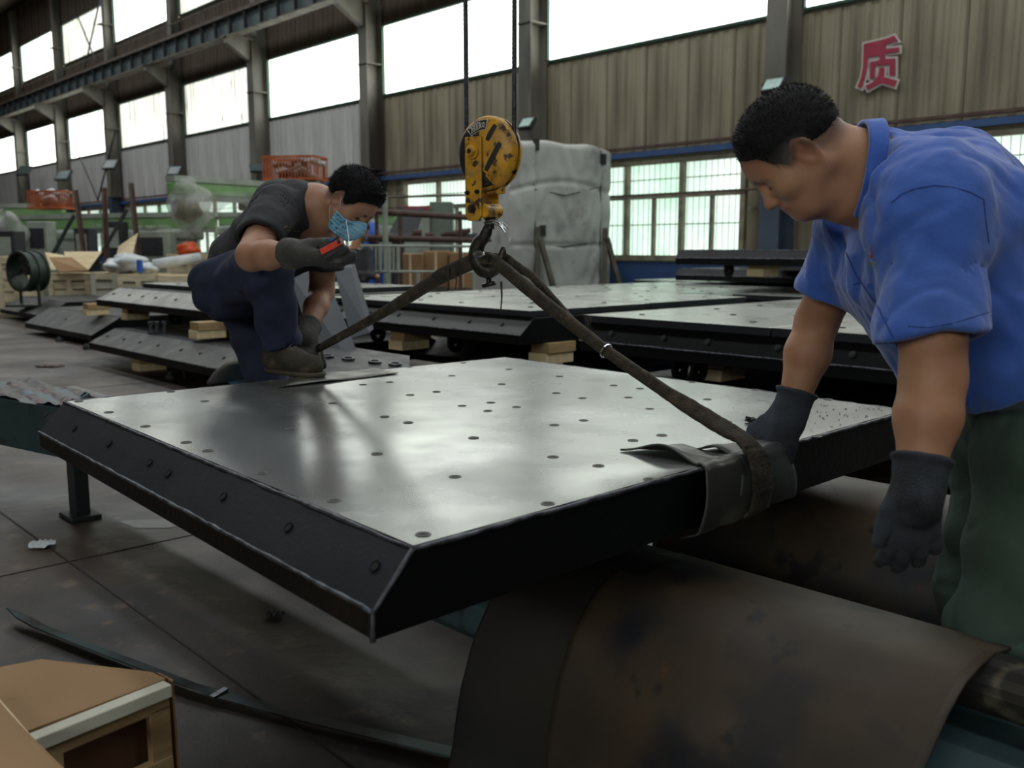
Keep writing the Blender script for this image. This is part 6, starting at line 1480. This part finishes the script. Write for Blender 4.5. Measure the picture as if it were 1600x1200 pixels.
    for pl in ([(444, 356), (449, 353), (454, 356), (453, 361), (449, 360)], [(453, 369), (460, 361), (469, 362)], [(459, 373), (462, 367), (463, 373), (466, 368), (467, 374)],
               [(440, 418), (448, 408), (444, 420), (454, 406), (450, 420), (460, 404)], [(442, 424), (452, 414), (458, 410)]):
        g.tube([stick(*q) for q in pl], .0016, 4)
    g.build('chest_print', M_gold, root)
    return root, Hn
man2, Hn2 = stooping_man()
# crane remote in his glove
c = D(520, 388, 2.84); t = thing('remote_control', 'small orange and black crane remote held in the leather glove', 'remote control', c)
ax_ = (D(536, 380, 2.84) - D(506, 396, 2.84)).normalized(); up_ = Vector((.15, -.75, .5)); up_ = (up_ - ax_ * up_.dot(ax_)).normalized(); sd_ = ax_.cross(up_); RM = Matrix((ax_, sd_, up_)).transposed()
g = MB(); g.box(c, (.075, .05, .022), M=RM); g.build('casing', M_black, t, bevel=.004)
g = MB(); g.box(c + sd_ * .0 + up_ * .012 , (.072, .022, .006), M=RM); g.build('orange_face', M_rem, t, bevel=.002)
g = MB(); g.cyl(c + ax_ * .01 - sd_ * .02 + up_ * .01, c + ax_ * .01 - sd_ * .02 + up_ * .016, .006, 12); g.build('push_button', M_bluep, t)
g = MB(); g.cyl(c + ax_ * .028 + up_ * .012, c + ax_ * .028 + up_ * .022, .006, 10); g.build('knob', M_bolt, t)
P = [D(541, 345, 3.1), D(545, 372, 2.95), D(543, 388, 2.88), c + ax_ * .036]
g = MB(); g.tube(P, .0012, 5); g.build('cord', M_white, t)
# ---------------------------------------------------------------- the man far behind
def far_man():
    root = thing('person', 'man in dark clothes standing far behind, partly hidden by the stooping man', 'person', (D(560, 400, 12.6).x, 12.6, 0))
    d0 = 12.6; Hd = Head(V3(566, 358, d0), (.5, -.6, -.55), (.3, -.3, .9)); Hd.k = 1.0; nb = V3(553, 388, d0)
    sh1, sh2 = nb + A_((-.17, -.02, -.05)), nb + A_((.17, .03, -.05)); hp = nb + A_((-.05, 0, -.55))
    e1, w1 = sh1 + A_((.02, -.12, -.27)), V3(590, 432, d0 - .3); e2 = sh2 + A_((.05, -.1, -.27))
    def body(p):
        d = head_sdf(Hd.loc(p)); d = smin(d, cap(p, Hd.w((-.03, 0, -.03)), nb, .055, .06), .03); return smin(d, chain(p, [nb, sh1, e1, w1], [.05, .045, .04, .032], .02), .01)
    sdf_obj('body', body, nb - .45, nb + .4, .012, M_skin, root, {'flush': lambda v: np.zeros(len(v)), 'stub': lambda v: np.zeros(len(v)), 'browm': lambda v: np.zeros(len(v))})
    def hair(p):
        q = Hd.loc(p); return smax(scalp(q) - .012, -hairline(q), .003)
    sdf_obj('hair', hair, Hd.c - .16, Hd.c + .17, .01, M_hair, root, {'grey': lambda v: np.zeros(len(v))})
    def jac(p):
        d = chain(p, [sh1, hp + A_((-.1, 0, 0))], [.08, .13], .05); d = smin(d, chain(p, [sh2, hp + A_((.1, 0, 0))], [.08, .13], .05), .08)
        d = smin(d, cap(p, nb + A_((0, 0, -.06)), hp, .08, .13), .06); d = smin(d, chain(p, [sh1, e1, w1], [.07, .055, .05], .03), .03); d = smin(d, chain(p, [sh2, e2, e2 + A_((-.05, -.2, -.1))], [.07, .055, .05], .03), .03)
        return d + .006 * wob(p, 14, 2)
    sdf_obj('jacket', jac, hp - .35, nb + .35, .016, M_tee, root)
    def tr(p):
        d = np.minimum(chain(p, [hp + A_((-.09, 0, 0)), A_((hp[0] - .1, hp[1], .1))], [.12, .08], .03), chain(p, [hp + A_((.09, 0, 0)), A_((hp[0] + .12, hp[1], .1))], [.12, .08], .03)); return smax(d, -(p[:, 2] - .05), .005)
    sdf_obj('trousers', tr, (hp[0] - .35, hp[1] - .25, 0), (hp[0] + .35, hp[1] + .25, hp[2] + .2), .02, M_navy, root)
    for s in (-.1, .12):
        g = MB(); g.tube([(hp[0] + s, hp[1], .045), (hp[0] + s + .02, hp[1] - .2, .04)], [.05, .04], 10); g.build('shoe', M_shoe, root)
far_man()
